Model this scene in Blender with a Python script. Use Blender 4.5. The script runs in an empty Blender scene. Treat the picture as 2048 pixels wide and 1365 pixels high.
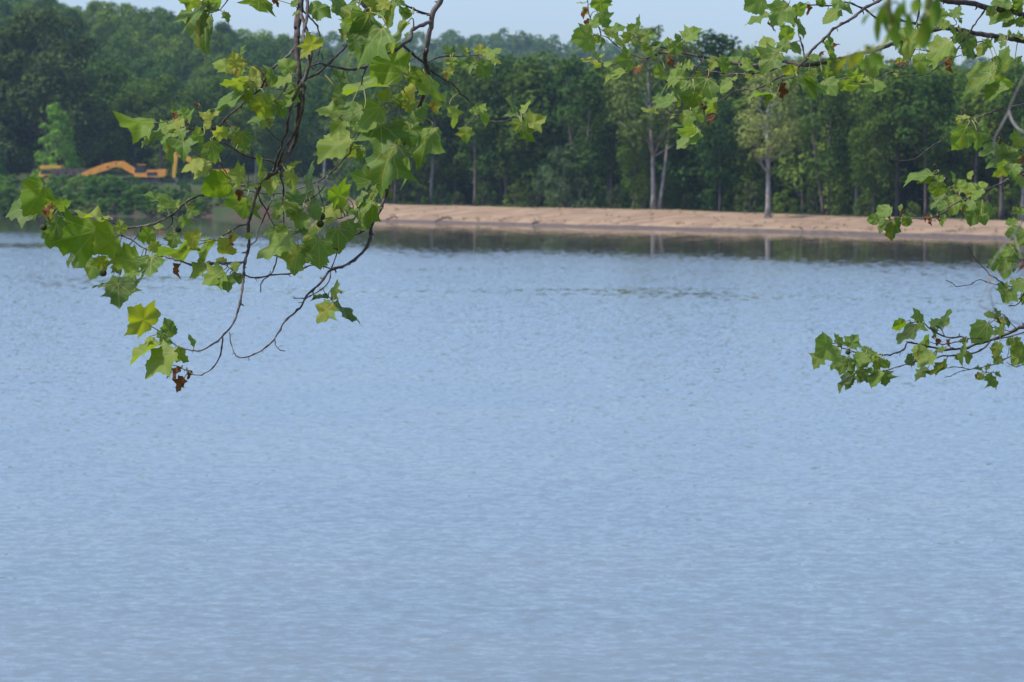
import bpy, bmesh, math, random
import numpy as np
from mathutils import Vector, Matrix

# ------------------------------------------------------------------ camera, world, sun, exposure
SC = bpy.context.scene
COL = SC.collection
K = (23.5 / 70.0) / 2048.0            # tangent of one photo pixel
CAMH = 5.0                            # metres above the river
ROW_H = 360.0                         # horizon row in the photo
PITCH = math.atan((682.5 - ROW_H) * K)
cam_d = bpy.data.cameras.new('camera')
cam_d.lens = 70.0; cam_d.sensor_width = 23.5; cam_d.sensor_fit = 'HORIZONTAL'
cam_d.clip_start = 0.1; cam_d.clip_end = 6000
cam_d.dof.use_dof = True; cam_d.dof.focus_distance = 7.7; cam_d.dof.aperture_fstop = 10.5
cam = bpy.data.objects.new('camera', cam_d); COL.objects.link(cam)
cam.location = (0, 0, CAMH); cam.rotation_euler = (math.pi / 2 - PITCH, 0, 0)
SC.camera = cam

SUN_EL, SUN_AZ = math.radians(57), math.radians(252)   # azimuth clockwise from +Y
world = bpy.data.worlds.new('World'); SC.world = world; world.use_nodes = True
wn = world.node_tree; wn.nodes.clear()
sky = wn.nodes.new('ShaderNodeTexSky'); sky.sky_type = 'NISHITA'; sky.sun_disc = False
sky.sun_elevation = SUN_EL; sky.sun_rotation = SUN_AZ
sky.air_density = 1.0; sky.dust_density = 1.9; sky.ozone_density = 3.0; sky.altitude = 100
bg = wn.nodes.new('ShaderNodeBackground'); bg.inputs[1].default_value = 0.15
wo = wn.nodes.new('ShaderNodeOutputWorld')
tint = wn.nodes.new('ShaderNodeMix'); tint.data_type = 'RGBA'; tint.blend_type = 'MULTIPLY'; tint.inputs[0].default_value = 1.0
tint.inputs[7].default_value = (0.975, 1.05, 1.285, 1)      # a slightly bluer summer haze than the model's
wn.links.new(sky.outputs[0], tint.inputs[6]); wn.links.new(tint.outputs[2], bg.inputs[0]); wn.links.new(bg.outputs[0], wo.inputs[0])

sun_d = bpy.data.lights.new('sun', 'SUN'); sun_d.energy = 3.4; sun_d.angle = math.radians(4)
sun_d.color = (1.0, 0.95, 0.87)
sun = bpy.data.objects.new('sun', sun_d); COL.objects.link(sun)
sdir = Vector((math.sin(SUN_AZ) * math.cos(SUN_EL), math.cos(SUN_AZ) * math.cos(SUN_EL), math.sin(SUN_EL)))
sun.rotation_euler = (-sdir).to_track_quat('-Z', 'Y').to_euler()

vs = SC.view_settings
vs.view_transform = 'Standard'; vs.look = 'None'; vs.exposure = 0.27; vs.gamma = 1.0
vs.use_curve_mapping = False
SC.render.film_transparent = False
SC.cycles.max_bounces = 8; SC.cycles.diffuse_bounces = 3; SC.cycles.glossy_bounces = 3
SC.cycles.transmission_bounces = 4; SC.cycles.volume_bounces = 1
SC.cycles.caustics_reflective = False; SC.cycles.caustics_refractive = False
SC.cycles.sample_clamp_indirect = 4.0
SC.cycles.use_denoising = True

# ------------------------------------------------------------------ helpers
CP, SP = math.cos(PITCH), math.sin(PITCH)
E_R = Vector((1, 0, 0)); E_F = Vector((0, CP, -SP)); E_U = Vector((0, SP, CP))
def ray(px, py):
    return E_F + E_R * ((px - 1024) * K) + E_U * ((682.5 - py) * K)
def P(px, py, d):                     # the place d metres out along that line of sight
    return Vector((0, 0, CAMH)) + ray(px, py) * d
def G(px, py, z=0.0):
    r = ray(px, py); t = (z - CAMH) / r.z
    return Vector((0, 0, CAMH)) + r * t

def prop(o, label=None, cat=None, group=None, kind=None):
    if label: o['label'] = label
    if cat: o['category'] = cat
    if group: o['group'] = group
    if kind: o['kind'] = kind
    return o
WL = {}                               # world place of every parent (translations only)
def link(o, parent=None, loc=(0, 0, 0)):
    COL.objects.link(o); loc = Vector(loc)
    WL[o.name] = loc
    if parent is not None:
        o.parent = parent; o.location = loc - WL[parent.name]
    else:
        o.location = loc
    return o
def empty(name, loc=(0, 0, 0), parent=None):
    o = bpy.data.objects.new(name, None); o.empty_display_size = 0.3
    return link(o, parent, loc)
def mesh_np(name, verts, faces, mats, smooth=False, matidx=None):
    me = bpy.data.meshes.new(name)
    verts = np.asarray(verts, dtype=np.float32)
    if isinstance(faces, np.ndarray):
        nf, k = faces.shape
        me.vertices.add(len(verts)); me.vertices.foreach_set('co', verts.ravel())
        me.loops.add(nf * k); me.loops.foreach_set('vertex_index', faces.astype(np.int32).ravel())
        me.polygons.add(nf)
        me.polygons.foreach_set('loop_start', np.arange(0, nf * k, k, dtype=np.int32))
        me.update(calc_edges=True)
    else:
        me.from_pydata([tuple(map(float, v)) for v in verts], [], faces)
    for m in (mats if isinstance(mats, (list, tuple)) else [mats]):
        me.materials.append(m)
    if matidx is not None:
        me.polygons.foreach_set('material_index', np.asarray(matidx, dtype=np.int32))
    me.polygons.foreach_set('use_smooth', np.full(len(me.polygons), bool(smooth)))
    me.update()
    return me
class MB:                             # collects simple solids into one mesh
    def __init__(s): s.v = []; s.f = []
    def add(s, vs_, fs): n = len(s.v); s.v += [tuple(v) for v in vs_]; s.f += [tuple(i + n for i in f) for f in fs]; return s
    def box(s, c, size, rot=None, bev=0.0):
        hx, hy, hz = size[0] / 2, size[1] / 2, size[2] / 2
        pts = [(-hx, -hy, -hz), (hx, -hy, -hz), (hx, hy, -hz), (-hx, hy, -hz), (-hx, -hy, hz), (hx, -hy, hz), (hx, hy, hz), (-hx, hy, hz)]
        M = rot if rot is not None else Matrix.Identity(3)
        return s.add([M @ Vector(p) + Vector(c) for p in pts], [(0, 3, 2, 1), (4, 5, 6, 7), (0, 1, 5, 4), (1, 2, 6, 5), (2, 3, 7, 6), (3, 0, 4, 7)])
    def prism(s, poly, y0, y1):       # polygon in x,z pushed from y0 to y1
        n = len(poly)
        vs_ = [(x, y0, z) for x, z in poly] + [(x, y1, z) for x, z in poly]
        fs = [tuple(range(n)), tuple(range(2 * n - 1, n - 1, -1))] + [(i, i + n, (i + 1) % n + n, (i + 1) % n) for i in range(n)]
        return s.add(vs_, fs)
    def cyl(s, a, b, r, n=10, r2=None):
        a = Vector(a); b = Vector(b); d = (b - a).normalized()
        u = d.orthogonal().normalized(); w = d.cross(u); r2 = r if r2 is None else r2
        vs_ = [a + (u * math.cos(2 * math.pi * i / n) + w * math.sin(2 * math.pi * i / n)) * r for i in range(n)]
        vs_ += [b + (u * math.cos(2 * math.pi * i / n) + w * math.sin(2 * math.pi * i / n)) * r2 for i in range(n)]
        return s.add(vs_, [(i, (i + 1) % n, (i + 1) % n + n, i + n) for i in range(n)] + [tuple(range(n - 1, -1, -1)), tuple(range(n, 2 * n))])
    def build(s, name, mat, parent, loc, smooth=False):
        me = mesh_np(name, s.v, s.f, mat, smooth)
        return link(bpy.data.objects.new(name, me), parent, loc)
def tube(path, radii, n=7, cap=True):  # rings along a path, parallel transported
    path = [Vector(p) for p in path]; V = []; F = []
    prev = None
    for i, p in enumerate(path):
        t = (path[min(i + 1, len(path) - 1)] - path[max(i - 1, 0)])
        t = t.normalized() if t.length > 1e-9 else Vector((0, 0, 1))
        if prev is None: u = t.orthogonal().normalized()
        else:
            u = prev - t * prev.dot(t); u = u.normalized() if u.length > 1e-6 else t.orthogonal().normalized()
        prev = u; w = t.cross(u)
        for k in range(n):
            a = 2 * math.pi * k / n
            V.append(p + (u * math.cos(a) + w * math.sin(a)) * radii[i])
    for i in range(len(path) - 1):
        for k in range(n):
            a = i * n + k; b = i * n + (k + 1) % n
            F.append((a, b, b + n, a + n))
    if cap:
        F.append(tuple(range(n - 1, -1, -1))); F.append(tuple(range((len(path) - 1) * n, len(path) * n)))
    return V, F
def interp(tab, x):
    xs = [a for a, b in tab]; ys = [b for a, b in tab]
    return float(np.interp(x, xs, ys))
def sstep(a, b, x):
    t = min(1.0, max(0.0, (x - a) / (b - a))); return t * t * (3 - 2 * t)

# ------------------------------------------------------------------ materials
def nodes(name):
    m = bpy.data.materials.new(name); m.use_nodes = True
    nt = m.node_tree; nt.nodes.clear()
    return m, nt
class NT:
    def __init__(s, nt): s.t = nt
    def n(s, typ, **kw):
        x = s.t.nodes.new('ShaderNode' + typ)
        for k, v in kw.items(): setattr(x, k, v)
        return x
    def l(s, a, b): s.t.links.new(a, b)
    def val(s, sock, v):
        if hasattr(v, 'is_output'): s.l(v, sock)
        else: sock.default_value = v
    def math(s, op, a, b=None, c=None, clamp=False):
        x = s.n('Math', operation=op); x.use_clamp = clamp
        s.val(x.inputs[0], a)
        if b is not None: s.val(x.inputs[1], b)
        if c is not None: s.val(x.inputs[2], c)
        return x.outputs[0]
    def mix(s, f, a, b, mode='MIX'):
        x = s.n('Mix', data_type='RGBA', blend_type=mode)
        s.val(x.inputs[0], f); s.val(x.inputs[6], a if not isinstance(a, tuple) else (*a, 1)); s.val(x.inputs[7], b if not isinstance(b, tuple) else (*b, 1))
        return x.outputs[2]
    def mapr(s, v, a, b, c=0.0, d=1.0, smooth=False):
        x = s.n('MapRange'); x.interpolation_type = 'SMOOTHSTEP' if smooth else 'LINEAR'
        s.val(x.inputs[0], v)
        for i, q in enumerate((a, b, c, d)): s.val(x.inputs[i + 1], q)
        return x.outputs[0]
    def ramp(s, f, stops):
        x = s.n('ValToRGB'); e = x.color_ramp.elements
        while len(e) < len(stops): e.new(0.5)
        for i, (p, c) in enumerate(stops): e[i].position = p; e[i].color = (*c, 1)
        s.l(f, x.inputs[0]); return x.outputs[0]
    def noise(s, vec, scale, detail=3, rough=0.55):
        x = s.n('TexNoise'); s.val(x.inputs['Scale'], scale); x.inputs['Detail'].default_value = detail; x.inputs['Roughness'].default_value = rough
        if vec is not None: s.l(vec, x.inputs['Vector'])
        return x
    def attr(s, name, typ='OBJECT'):
        x = s.n('Attribute'); x.attribute_type = typ; x.attribute_name = name; return x.outputs['Fac']
    def out(s, surf): o = s.n('OutputMaterial'); s.l(surf, o.inputs[0]); return o
def simple(name, col, rough=0.6, metal=0.0, var=0.25, scale=3.0, spec=0.4):
    m, nt = nodes(name); t = NT(nt)
    tc = t.n('TexCoord').outputs['Object']
    nz = t.noise(tc, scale, 4).outputs[0]
    c = t.mix(t.mapr(nz, 0.3, 0.7), tuple(x * (1 - var) for x in col), tuple(min(1, x * (1 + var)) for x in col))
    b = t.n('BsdfPrincipled'); t.l(c, b.inputs['Base Color']); b.inputs['Roughness'].default_value = rough; b.inputs['Metallic'].default_value = metal
    b.inputs['Specular IOR Level'].default_value = spec
    t.out(b.outputs[0]); return m

def leaf_material():                  # broad lobed leaves: tone and browning come from each leaf
    m, nt = nodes('sycamore_leaf'); t = NT(nt)
    tone = t.attr('tone'); brown = t.attr('brown')
    uv = t.n('UVMap'); uv.uv_map = 'UVMap'
    sep = t.n('SeparateXYZ'); t.l(uv.outputs[0], sep.inputs[0])
    u = sep.outputs[0]; v = t.math('ABSOLUTE', sep.outputs[1])
    a = t.math('ARCTAN2', v, u); STEP = math.radians(37)
    av = t.math('MULTIPLY', t.math('ROUND', t.math('DIVIDE', a, STEP)), STEP)
    r = t.math('SQRT', t.math('ADD', t.math('MULTIPLY', u, u), t.math('MULTIPLY', v, v)))
    da = t.math('SUBTRACT', a, av)
    along = t.math('MULTIPLY', r, t.math('COSINE', da)); perp = t.math('MULTIPLY', r, t.math('ABSOLUTE', t.math('SINE', da)))
    w1 = t.math('SUBTRACT', 0.021, t.math('MULTIPLY', along, 0.013))
    main = t.math('SUBTRACT', 1.0, t.mapr(t.math('DIVIDE', perp, w1), 0.5, 1.3), clamp=True)
    br = t.math('FRACT', t.math('MULTIPLY', t.math('SUBTRACT', along, t.math('MULTIPLY', perp, 0.95)), 7.5))
    d2 = t.math('ABSOLUTE', t.math('SUBTRACT', br, 0.5))
    sec = t.math('MULTIPLY', t.math('SUBTRACT', 1.0, t.mapr(d2, 0.02, 0.075), clamp=True), 0.45)
    vein = t.math('MAXIMUM', main, sec)
    geo = t.n('NewGeometry'); back = geo.outputs['Backfacing']
    oc = t.n('TexCoord').outputs['Object']
    nz = t.noise(oc, 14, 4).outputs[0]
    nz2 = t.noise(oc, 55, 3).outputs[0]
    col = t.ramp(tone, [(0.0, (0.075, 0.150, 0.065)), (0.22, (0.046, 0.120, 0.016)), (0.42, (0.100, 0.215, 0.018)), (0.55, (0.150, 0.265, 0.020)), (0.72, (0.230, 0.330, 0.028)), (1.0, (0.420, 0.390, 0.045))])  # leaf hue by tone; low tones also darkened to paint shade among the leaves
    col = t.mix(t.mapr(nz, 0.35, 0.75, 0.0, 0.35), col, t.mix(0.5, col, (0.24, 0.28, 0.04)))
    pale = t.mix(0.32, col, (0.24, 0.31, 0.11))
    col = t.mix(back, col, pale)
    vf = t.math('MULTIPLY', vein, t.math('ADD', 0.44, t.math('MULTIPLY', back, 0.30)))
    col = t.mix(vf, col, (0.36, 0.38, 0.14))
    # browned patches with their own ragged outline, and a few small spots on every leaf
    nb = t.noise(oc, 22, 4, 0.65).outputs[0]
    lo = t.math('SUBTRACT', 0.78, t.math('MULTIPLY', brown, 0.5))
    bm_ = t.mapr(nb, lo, t.math('ADD', lo, 0.05), 0.0, 1.0, True)
    deadc = t.mix(t.mapr(nz2, 0.3, 0.7), (0.085, 0.030, 0.014), (0.26, 0.105, 0.045))
    ye = t.mapr(nb, t.math('SUBTRACT', lo, 0.14), lo)
    col = t.mix(t.math('MULTIPLY', ye, 0.7), col, (0.36, 0.30, 0.03))
    col = t.mix(bm_, col, deadc)
    b = t.n('BsdfPrincipled'); t.l(col, b.inputs['Base Color']); b.inputs['Roughness'].default_value = 0.5
    b.inputs['Specular IOR Level'].default_value = 0.22
    bump = t.n('Bump'); bump.inputs['Strength'].default_value = 0.35; bump.inputs['Distance'].default_value = 0.002
    hh = t.math('ADD', t.math('MULTIPLY', vein, -1.0), t.math('MULTIPLY', nz2, 0.6))
    t.l(hh, bump.inputs['Height']); t.l(bump.outputs[0], b.inputs['Normal'])
    tr = t.n('BsdfTranslucent')
    tcol = t.mix(1.0, col, (1.35, 1.40, 0.5), 'MULTIPLY'); t.l(tcol, tr.inputs[0])
    mx = t.n('MixShader'); mx.inputs[0].default_value = 0.48
    t.l(b.outputs[0], mx.inputs[1]); t.l(tr.outputs[0], mx.inputs[2]); t.out(mx.outputs[0])
    return m
def bark_material(name, c1, c2, c3, scale=40.0):
    m, nt = nodes(name); t = NT(nt)
    tc = t.n('TexCoord').outputs['Object']
    n1 = t.noise(tc, scale, 4, 0.6).outputs[0]; n2 = t.noise(tc, scale * 0.25, 2).outputs[0]
    col = t.mix(t.mapr(n1, 0.35, 0.65), c1, c2); col = t.mix(t.mapr(n2, 0.52, 0.66), col, c3)
    b = t.n('BsdfPrincipled'); t.l(col, b.inputs['Base Color']); b.inputs['Roughness'].default_value = 0.85; b.inputs['Specular IOR Level'].default_value = 0.25
    bump = t.n('Bump'); bump.inputs['Strength'].default_value = 0.5; bump.inputs['Distance'].default_value = 0.2 / scale
    t.l(n1, bump.inputs['Height']); t.l(bump.outputs[0], b.inputs['Normal'])
    t.out(b.outputs[0]); return m
def foliage_material(name, dark, light, transl=0.2):
    m, nt = nodes(name); t = NT(nt)
    geo = t.n('NewGeometry'); oi = t.n('ObjectInfo')
    isl = geo.outputs['Random Per Island']; rnd = oi.outputs['Random']
    nz = t.noise(t.n('TexCoord').outputs['Object'], 0.55, 2).outputs[0]
    f = t.math('ADD', t.math('MULTIPLY', isl, 0.55), t.math('MULTIPLY', t.mapr(nz, 0.35, 0.65), 0.45))
    col = t.mix(f, dark, light)
    tint = t.ramp(rnd, [(0.0, (0.50, 0.66, 0.74)), (0.3, (0.82, 0.92, 0.82)), (0.62, (1.15, 1.12, 0.80)), (0.85, (1.55, 1.38, 0.95)), (1.0, (1.75, 1.55, 1.30))])
    col = t.mix(1.0, col, tint, 'MULTIPLY')
    d = t.n('BsdfDiffuse'); t.l(col, d.inputs[0]); d.inputs[1].default_value = 0.6
    tr = t.n('BsdfTranslucent'); t.l(t.mix(1.0, col, (1.1, 1.2, 0.6), 'MULTIPLY'), tr.inputs[0])
    mx = t.n('MixShader'); mx.inputs[0].default_value = transl
    t.l(d.outputs[0], mx.inputs[1]); t.l(tr.outputs[0], mx.inputs[2]); t.out(mx.outputs[0]); return m

M_LEAF = leaf_material()
M_PET = simple('petiole', (0.24, 0.25, 0.07), 0.6, var=0.15, scale=20)
M_TWIG = bark_material('twig_bark', (0.060, 0.046, 0.040), (0.115, 0.092, 0.078), (0.19, 0.165, 0.14), 70)
M_TRUNK_NEAR = bark_material('sycamore_trunk_bark', (0.16, 0.13, 0.10), (0.28, 0.25, 0.2), (0.55, 0.52, 0.45), 8)
M_BALL = simple('seed_ball', (0.055, 0.062, 0.018), 0.9, var=0.5, scale=260)
M_FOL = foliage_material('wood_foliage', (0.040, 0.078, 0.016), (0.165, 0.255, 0.055))
M_FOL_HILL = foliage_material('hill_foliage', (0.052, 0.098, 0.022), (0.195, 0.295, 0.068))
M_FOL_DARK = foliage_material('dark_foliage', (0.036, 0.062, 0.022), (0.115, 0.155, 0.060))
M_FOL_PALE = foliage_material('young_foliage', (0.085, 0.190, 0.030), (0.17, 0.33, 0.060))
M_FOL_YEL = foliage_material('sycamore_far_foliage', (0.140, 0.185, 0.070), (0.27, 0.33, 0.130))
M_FOL_GREY = foliage_material('willow_foliage', (0.075, 0.12, 0.062), (0.15, 0.205, 0.105))
M_FOL_BUSH = foliage_material('bush_foliage', (0.070, 0.145, 0.032), (0.175, 0.310, 0.072))
M_FOL_TWIN = foliage_material('tall_tree_foliage', (0.070, 0.112, 0.036), (0.205, 0.275, 0.090))
M_BARK = bark_material('far_bark', (0.085, 0.062, 0.052), (0.16, 0.13, 0.11), (0.22, 0.19, 0.16), 1.6)
M_BARK_PALE = bark_material('pale_bark', (0.20, 0.18, 0.16), (0.34, 0.31, 0.28), (0.52, 0.49, 0.45), 1.3)
M_BARK_RED = bark_material('pine_bark', (0.085, 0.066, 0.058), (0.15, 0.118, 0.102), (0.19, 0.155, 0.138), 1.8)

# ------------------------------------------------------------------ river, far shore, hills
WATERLINE = [(-1400, 430), (0, 434), (300, 434), (560, 436), (690, 439), (760, 444), (900, 448), (1000, 451), (1200, 457), (1400, 462), (1600, 468), (1800, 474), (2048, 481), (3400, 520)]
HILL_SKY = [(-1400, -60), (-300, -40), (0, -25), (230, 6), (300, 24), (400, 46), (470, 62), (560, 72), (620, 84), (700, 108), (800, 136), (900, 150), (1100, 200), (1400, 230), (3400, 240)]
FAR_SKY = [(-1400, 60), (600, 82), (680, 76), (760, 80), (850, 74), (930, 72), (1000, 66), (1080, 82), (1150, 86), (1300, 98), (1500, 116), (1700, 128), (1850, 134), (1930, 124), (2048, 132), (3400, 150)]
BANK_TOP = [(700, 1.9), (1000, 1.75), (1300, 1.75), (1600, 1.4), (2048, 1.15), (3400, 1.1)]
HILL_Y, FAR_Y = 820.0, 1650.0
def shore(px):
    g = G(px, interp(WATERLINE, px)); return g.x, g.y
def height(px, Y):
    x0, y0 = shore(px); t = Y - y0
    # eroded, shrubby bank on the left, low sand bank on the right
    hl = interp([(-20, -2.0), (-3, -0.5), (0, 0), (0.7, 0.5), (1.5, 1.2), (2.5, 2.0), (4, 2.9), (6, 3.6), (9, 4.05), (14, 4.2), (60, 4.3), (2000, 4.5)], t)
    zt = interp(BANK_TOP, px)
    hr = interp([(-20, -1.6), (-3, -0.3), (0, 0), (0.7, 0.07), (1.5, 0.14), (3, 0.26), (3.6, 0.42), (8, zt * 0.55), (15, zt * 0.8), (22, zt * 0.97), (26, zt), (32, zt * 0.97), (60, zt), (2000, zt + 1.5)], t)
    w = sstep(640, 730, px); h = hl * (1 - w) + hr * w
    hc = CAMH + (ROW_H - interp(HILL_SKY, px)) * K * HILL_Y - 16.0
    h += max(0.0, hc - h) * sstep(470, HILL_Y, Y) * (1 - 0.45 * sstep(HILL_Y + 20, 1150, Y))
    fc = CAMH + (ROW_H - interp(FAR_SKY, px)) * K * FAR_Y - 14.0
    h += max(0.0, fc - h) * sstep(1150, FAR_Y, Y)
    return h
def at(px, Y, dz=0.0):                # a place on the far ground
    return Vector(((px - 1024) * K * Y * 0.9986, Y, height(px, Y) + dz))

def make_ground():
    pxs = np.concatenate([np.arange(-1400, -100, 60), np.arange(-100, 2200, 12), np.arange(2200, 3400, 60)])
    ts = [-20, -8, -3, -1, -0.3, 0, .35, .7, 1.1, 1.5, 2, 2.5, 3, 3.3, 3.6, 4, 4.6, 5.4, 6, 7, 8, 9.5, 11, 13, 15, 17, 19, 22, 24, 26, 28, 32, 38, 46, 60, 80, 100, 130, 160, 200, 240, 280, 320, 360, 400, 440, 500, 560, 640, 720, 800, 900, 1000, 1100, 1180, 1240, 1300, 1400, 1700]
    rng = np.random.default_rng(4)
    V = []; A = []; W = []
    jit = rng.normal(0, 1, (len(pxs), len(ts)))
    for i, px in enumerate(pxs):
        x0, y0 = shore(px); w = sstep(640, 730, px)
        wob = 0.6 * math.sin(px * 0.021) + 0.35 * math.sin(px * 0.057 + 1) + 0.3 * math.sin(px * 0.13)
        for j, t in enumerate(ts):
            Y = y0 + t + wob * (1 if t < 40 else 0); h = height(px, y0 + t)
            if 0 < t < 30: h += (0.028 * w + 0.12 * (1 - w)) * jit[i, j] * min(1, t / 4) + 0.06 * w * math.sin(px * 0.03 + t * 0.4) * min(1, t / 8)
            V.append(((px - 1024) * K * Y * 0.9986, Y, h))
            sand = w * (1.0 if t < 30 else max(0.0, 1 - (t - 30) / 8))
            clay = (1 - w) * (1.0 if t < 1 else max(0.0, 1 - (t - 1) / 1.6))
            wet = w * (1.0 if t < 3.1 else 0.0)
            A.append((sand, clay, wet))
    n = len(ts); F = []
    for i in range(len(pxs) - 1):
        for j in range(n - 1):
            a = i * n + j; F.append((a, a + n, a + n + 1, a + 1))
    m, nt = nodes('shore_ground'); t = NT(nt)
    at_ = t.n('Attribute'); at_.attribute_name = 'zone'; sp = t.n('SeparateXYZ'); t.l(at_.outputs['Vector'], sp.inputs[0])
    pos = t.n('NewGeometry').outputs['Position']
    mp = t.n('Mapping'); mp.inputs['Scale'].default_value = (0.35, 1, 1); t.l(pos, mp.inputs[0])
    n1 = t.noise(mp.outputs[0], 0.5, 5, 0.6).outputs[0]; n2 = t.noise(pos, 2.2, 4).outputs[0]
    mp2 = t.n('Mapping'); mp2.inputs['Scale'].default_value = (0.06, 0.35, 1); mp2.inputs['Rotation'].default_value = (0, 0, 0.5); t.l(pos, mp2.inputs[0])
    n3 = t.noise(mp2.outputs[0], 1.0, 3).outputs[0]
    sandc = t.mix(t.mapr(n1, 0.35, 0.65), (0.275, 0.182, 0.108), (0.37, 0.258, 0.160))
    sandc = t.mix(t.mapr(n3, 0.48, 0.64, 0, 0.7), sandc, (0.20, 0.132, 0.084))
    sandc = t.mix(t.mapr(n2, 0.56, 0.68, 0, 0.6), sandc, (0.20, 0.155, 0.085))
    wetc = t.mix(t.mapr(n2, 0.35, 0.65), (0.085, 0.066, 0.055), (0.16, 0.122, 0.10))
    clayc = t.mix(t.mapr(n2, 0.3, 0.7), (0.055, 0.042, 0.028), (0.11, 0.068, 0.048))
    clayc = t.mix(t.mapr(n1, 0.47, 0.56), clayc, (0.05, 0.075, 0.03))
    floor = t.mix(t.mapr(n1, 0.35, 0.65), (0.035, 0.045, 0.018), (0.07, 0.085, 0.03))
    c = t.mix(sp.outputs[0], floor, sandc); c = t.mix(sp.outputs[1], c, clayc); c = t.mix(sp.outputs[2], c, wetc)
    b = t.n('BsdfPrincipled'); t.l(c, b.inputs['Base Color']); b.inputs['Roughness'].default_value = 0.95; b.inputs['Specular IOR Level'].default_value = 0.15
    bump = t.n('Bump'); bump.inputs['Strength'].default_value = 0.6; bump.inputs['Distance'].default_value = 0.15
    t.l(t.math('ADD', n2, n1), bump.inputs['Height']); t.l(bump.outputs[0], b.inputs['Normal'])
    t.out(b.outputs[0])
    me = mesh_np('far_shore_ground', V, np.array(F), m, True)
    at2 = me.attributes.new('zone', 'FLOAT_VECTOR', 'POINT'); at2.data.foreach_set('vector', np.array(A, dtype=np.float32).ravel())
    return prop(link(bpy.data.objects.new('far_shore_ground', me)), kind='structure')
make_ground()

# the river: ripples as a field of slopes, quiet in the lee of the far bank
def make_water():
    m, nt = nodes('river_water'); t = NT(nt)
    pos = t.n('NewGeometry').outputs['Position']
    at_ = t.n('Attribute'); at_.attribute_name = 'ruffle'; ruf = at_.outputs['Fac']
    def slopes(scale, sx, sy, det, seed):
        mp = t.n('Mapping'); mp.inputs['Scale'].default_value = (sx, sy, 1); mp.inputs['Location'].default_value = (seed * 7.3, seed * 3.1, seed); mp.inputs['Rotation'].default_value = (0, 0, 0.12)
        t.l(pos, mp.inputs[0])
        nz = t.noise(mp.outputs[0], scale, det, 0.6)
        sub = t.n('VectorMath', operation='SUBTRACT'); t.l(nz.outputs['Color'], sub.inputs[0]); sub.inputs[1].default_value = (0.5, 0.5, 0.5)
        return sub.outputs[0]
    def scale(v, f):
        x = t.n('VectorMath', operation='SCALE'); t.l(v, x.inputs[0]); t.val(x.inputs['Scale'], f); return x.outputs[0]
    def add(a, b):
        x = t.n('VectorMath', operation='ADD'); t.l(a, x.inputs[0]); t.l(b, x.inputs[1]); return x.outputs[0]
    # wind streaks: long patches across the river, ragged at their edges, where the ripples lie down
    mp = t.n('Mapping'); mp.inputs['Scale'].default_value = (0.010, 0.055, 1); mp.inputs['Rotation'].default_value = (0, 0, 0.10); t.l(pos, mp.inputs[0])
    streak = t.mapr(t.noise(mp.outputs[0], 1.0, 4, 0.55).outputs[0], 0.36, 0.46, 0.62, 1.0, True)
    mq = t.n('Mapping'); mq.inputs['Scale'].default_value = (0.62, 0.30, 1); mq.inputs['Location'].default_value = (3, 9, 0); t.l(pos, mq.inputs[0])
    fleck = t.math('SUBTRACT', t.noise(mq.outputs[0], 1.0, 3, 0.6).outputs[0], 0.5)
    mr = t.n('Mapping'); mr.inputs['Scale'].default_value = (1.9, 0.75, 1); mr.inputs['Location'].default_value = (13, 2, 0); t.l(pos, mr.inputs[0])
    fine = t.math('SUBTRACT', t.noise(mr.outputs[0], 1.0, 2, 0.5).outputs[0], 0.5)
    fld = t.math('ADD', ruf, t.math('ADD', t.math('MULTIPLY', fleck, 1.4), t.math('MULTIPLY', fine, 2.2)))
    lee = t.mapr(fld, 0.30, 0.52, 0.03, 1.0, True)
    bd = t.n('Attribute'); bd.attribute_name = 'slack'
    sl = t.math('ADD', t.math('MULTIPLY', bd.outputs['Fac'], streak), t.math('MULTIPLY', fine, 1.8))
    lee = t.math('MULTIPLY', lee, t.mapr(sl, 0.14, 0.50, 0.16, 1.0, True))
    far_ = t.n('Attribute'); far_.attribute_name = 'fetch'
    amp = t.math('MULTIPLY', lee, far_.outputs['Fac'])
    s1 = scale(slopes(2.6, 0.8, 1.25, 3, 1), t.math('MULTIPLY', amp, WAVE_A))
    s2 = scale(slopes(8.0, 0.9, 1.1, 2, 2), t.math('MULTIPLY', amp, WAVE_B))
    s3 = scale(slopes(0.8, 0.6, 1.5, 3, 3), 0.055)
    s = add(add(s1, s2), s3)
    sep = t.n('SeparateXYZ'); t.l(s, sep.inputs[0])
    # wind from the near bank leaves the near faces of the ripples the longer ones
    yy = t.math('SUBTRACT', sep.outputs[1], t.math('ADD', 0.006, t.math('MULTIPLY', amp, WAVE_C)))
    cmb = t.n('CombineXYZ'); t.l(t.math('MULTIPLY', sep.outputs[0], 0.8), cmb.inputs[0]); t.l(yy, cmb.inputs[1]); cmb.inputs[2].default_value = 1.0
    nrm = t.n('VectorMath', operation='NORMALIZE'); t.l(cmb.outputs[0], nrm.inputs[0])
    sheen_col = t.mix(t.mapr(t.noise(pos, 0.12, 3).outputs[0], 0.35, 0.65), WATER_C1, WATER_C2)
    b = t.n('BsdfPrincipled'); sheen_col = t.mix(ruf, (0.075, 0.068, 0.052), sheen_col)      # open water lightened to paint in sky reflection; browner, darker by the far bank
    t.l(sheen_col, b.inputs['Base Color'])
    b.inputs['Roughness'].default_value = 0.04; b.inputs['IOR'].default_value = 1.36
    t.l(nrm.outputs[0], b.inputs['Normal']); t.out(b.outputs[0])
    xs = np.concatenate([np.linspace(-900, -160, 12), np.linspace(-150, 150, 90), np.linspace(160, 900, 12)])
    ys = np.concatenate([np.linspace(2, 90, 16), np.linspace(92, 154, 32), np.linspace(156, 430, 100), np.linspace(440, 900, 8)])
    # where the lee of the bank ends, in metres out across the river
    edge = [(-200, 290), (-60, 288), (-42, 286), (-20, 250), (-5, 218), (10, 201), (25, 184), (40, 168), (60, 156), (200, 120)]
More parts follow.
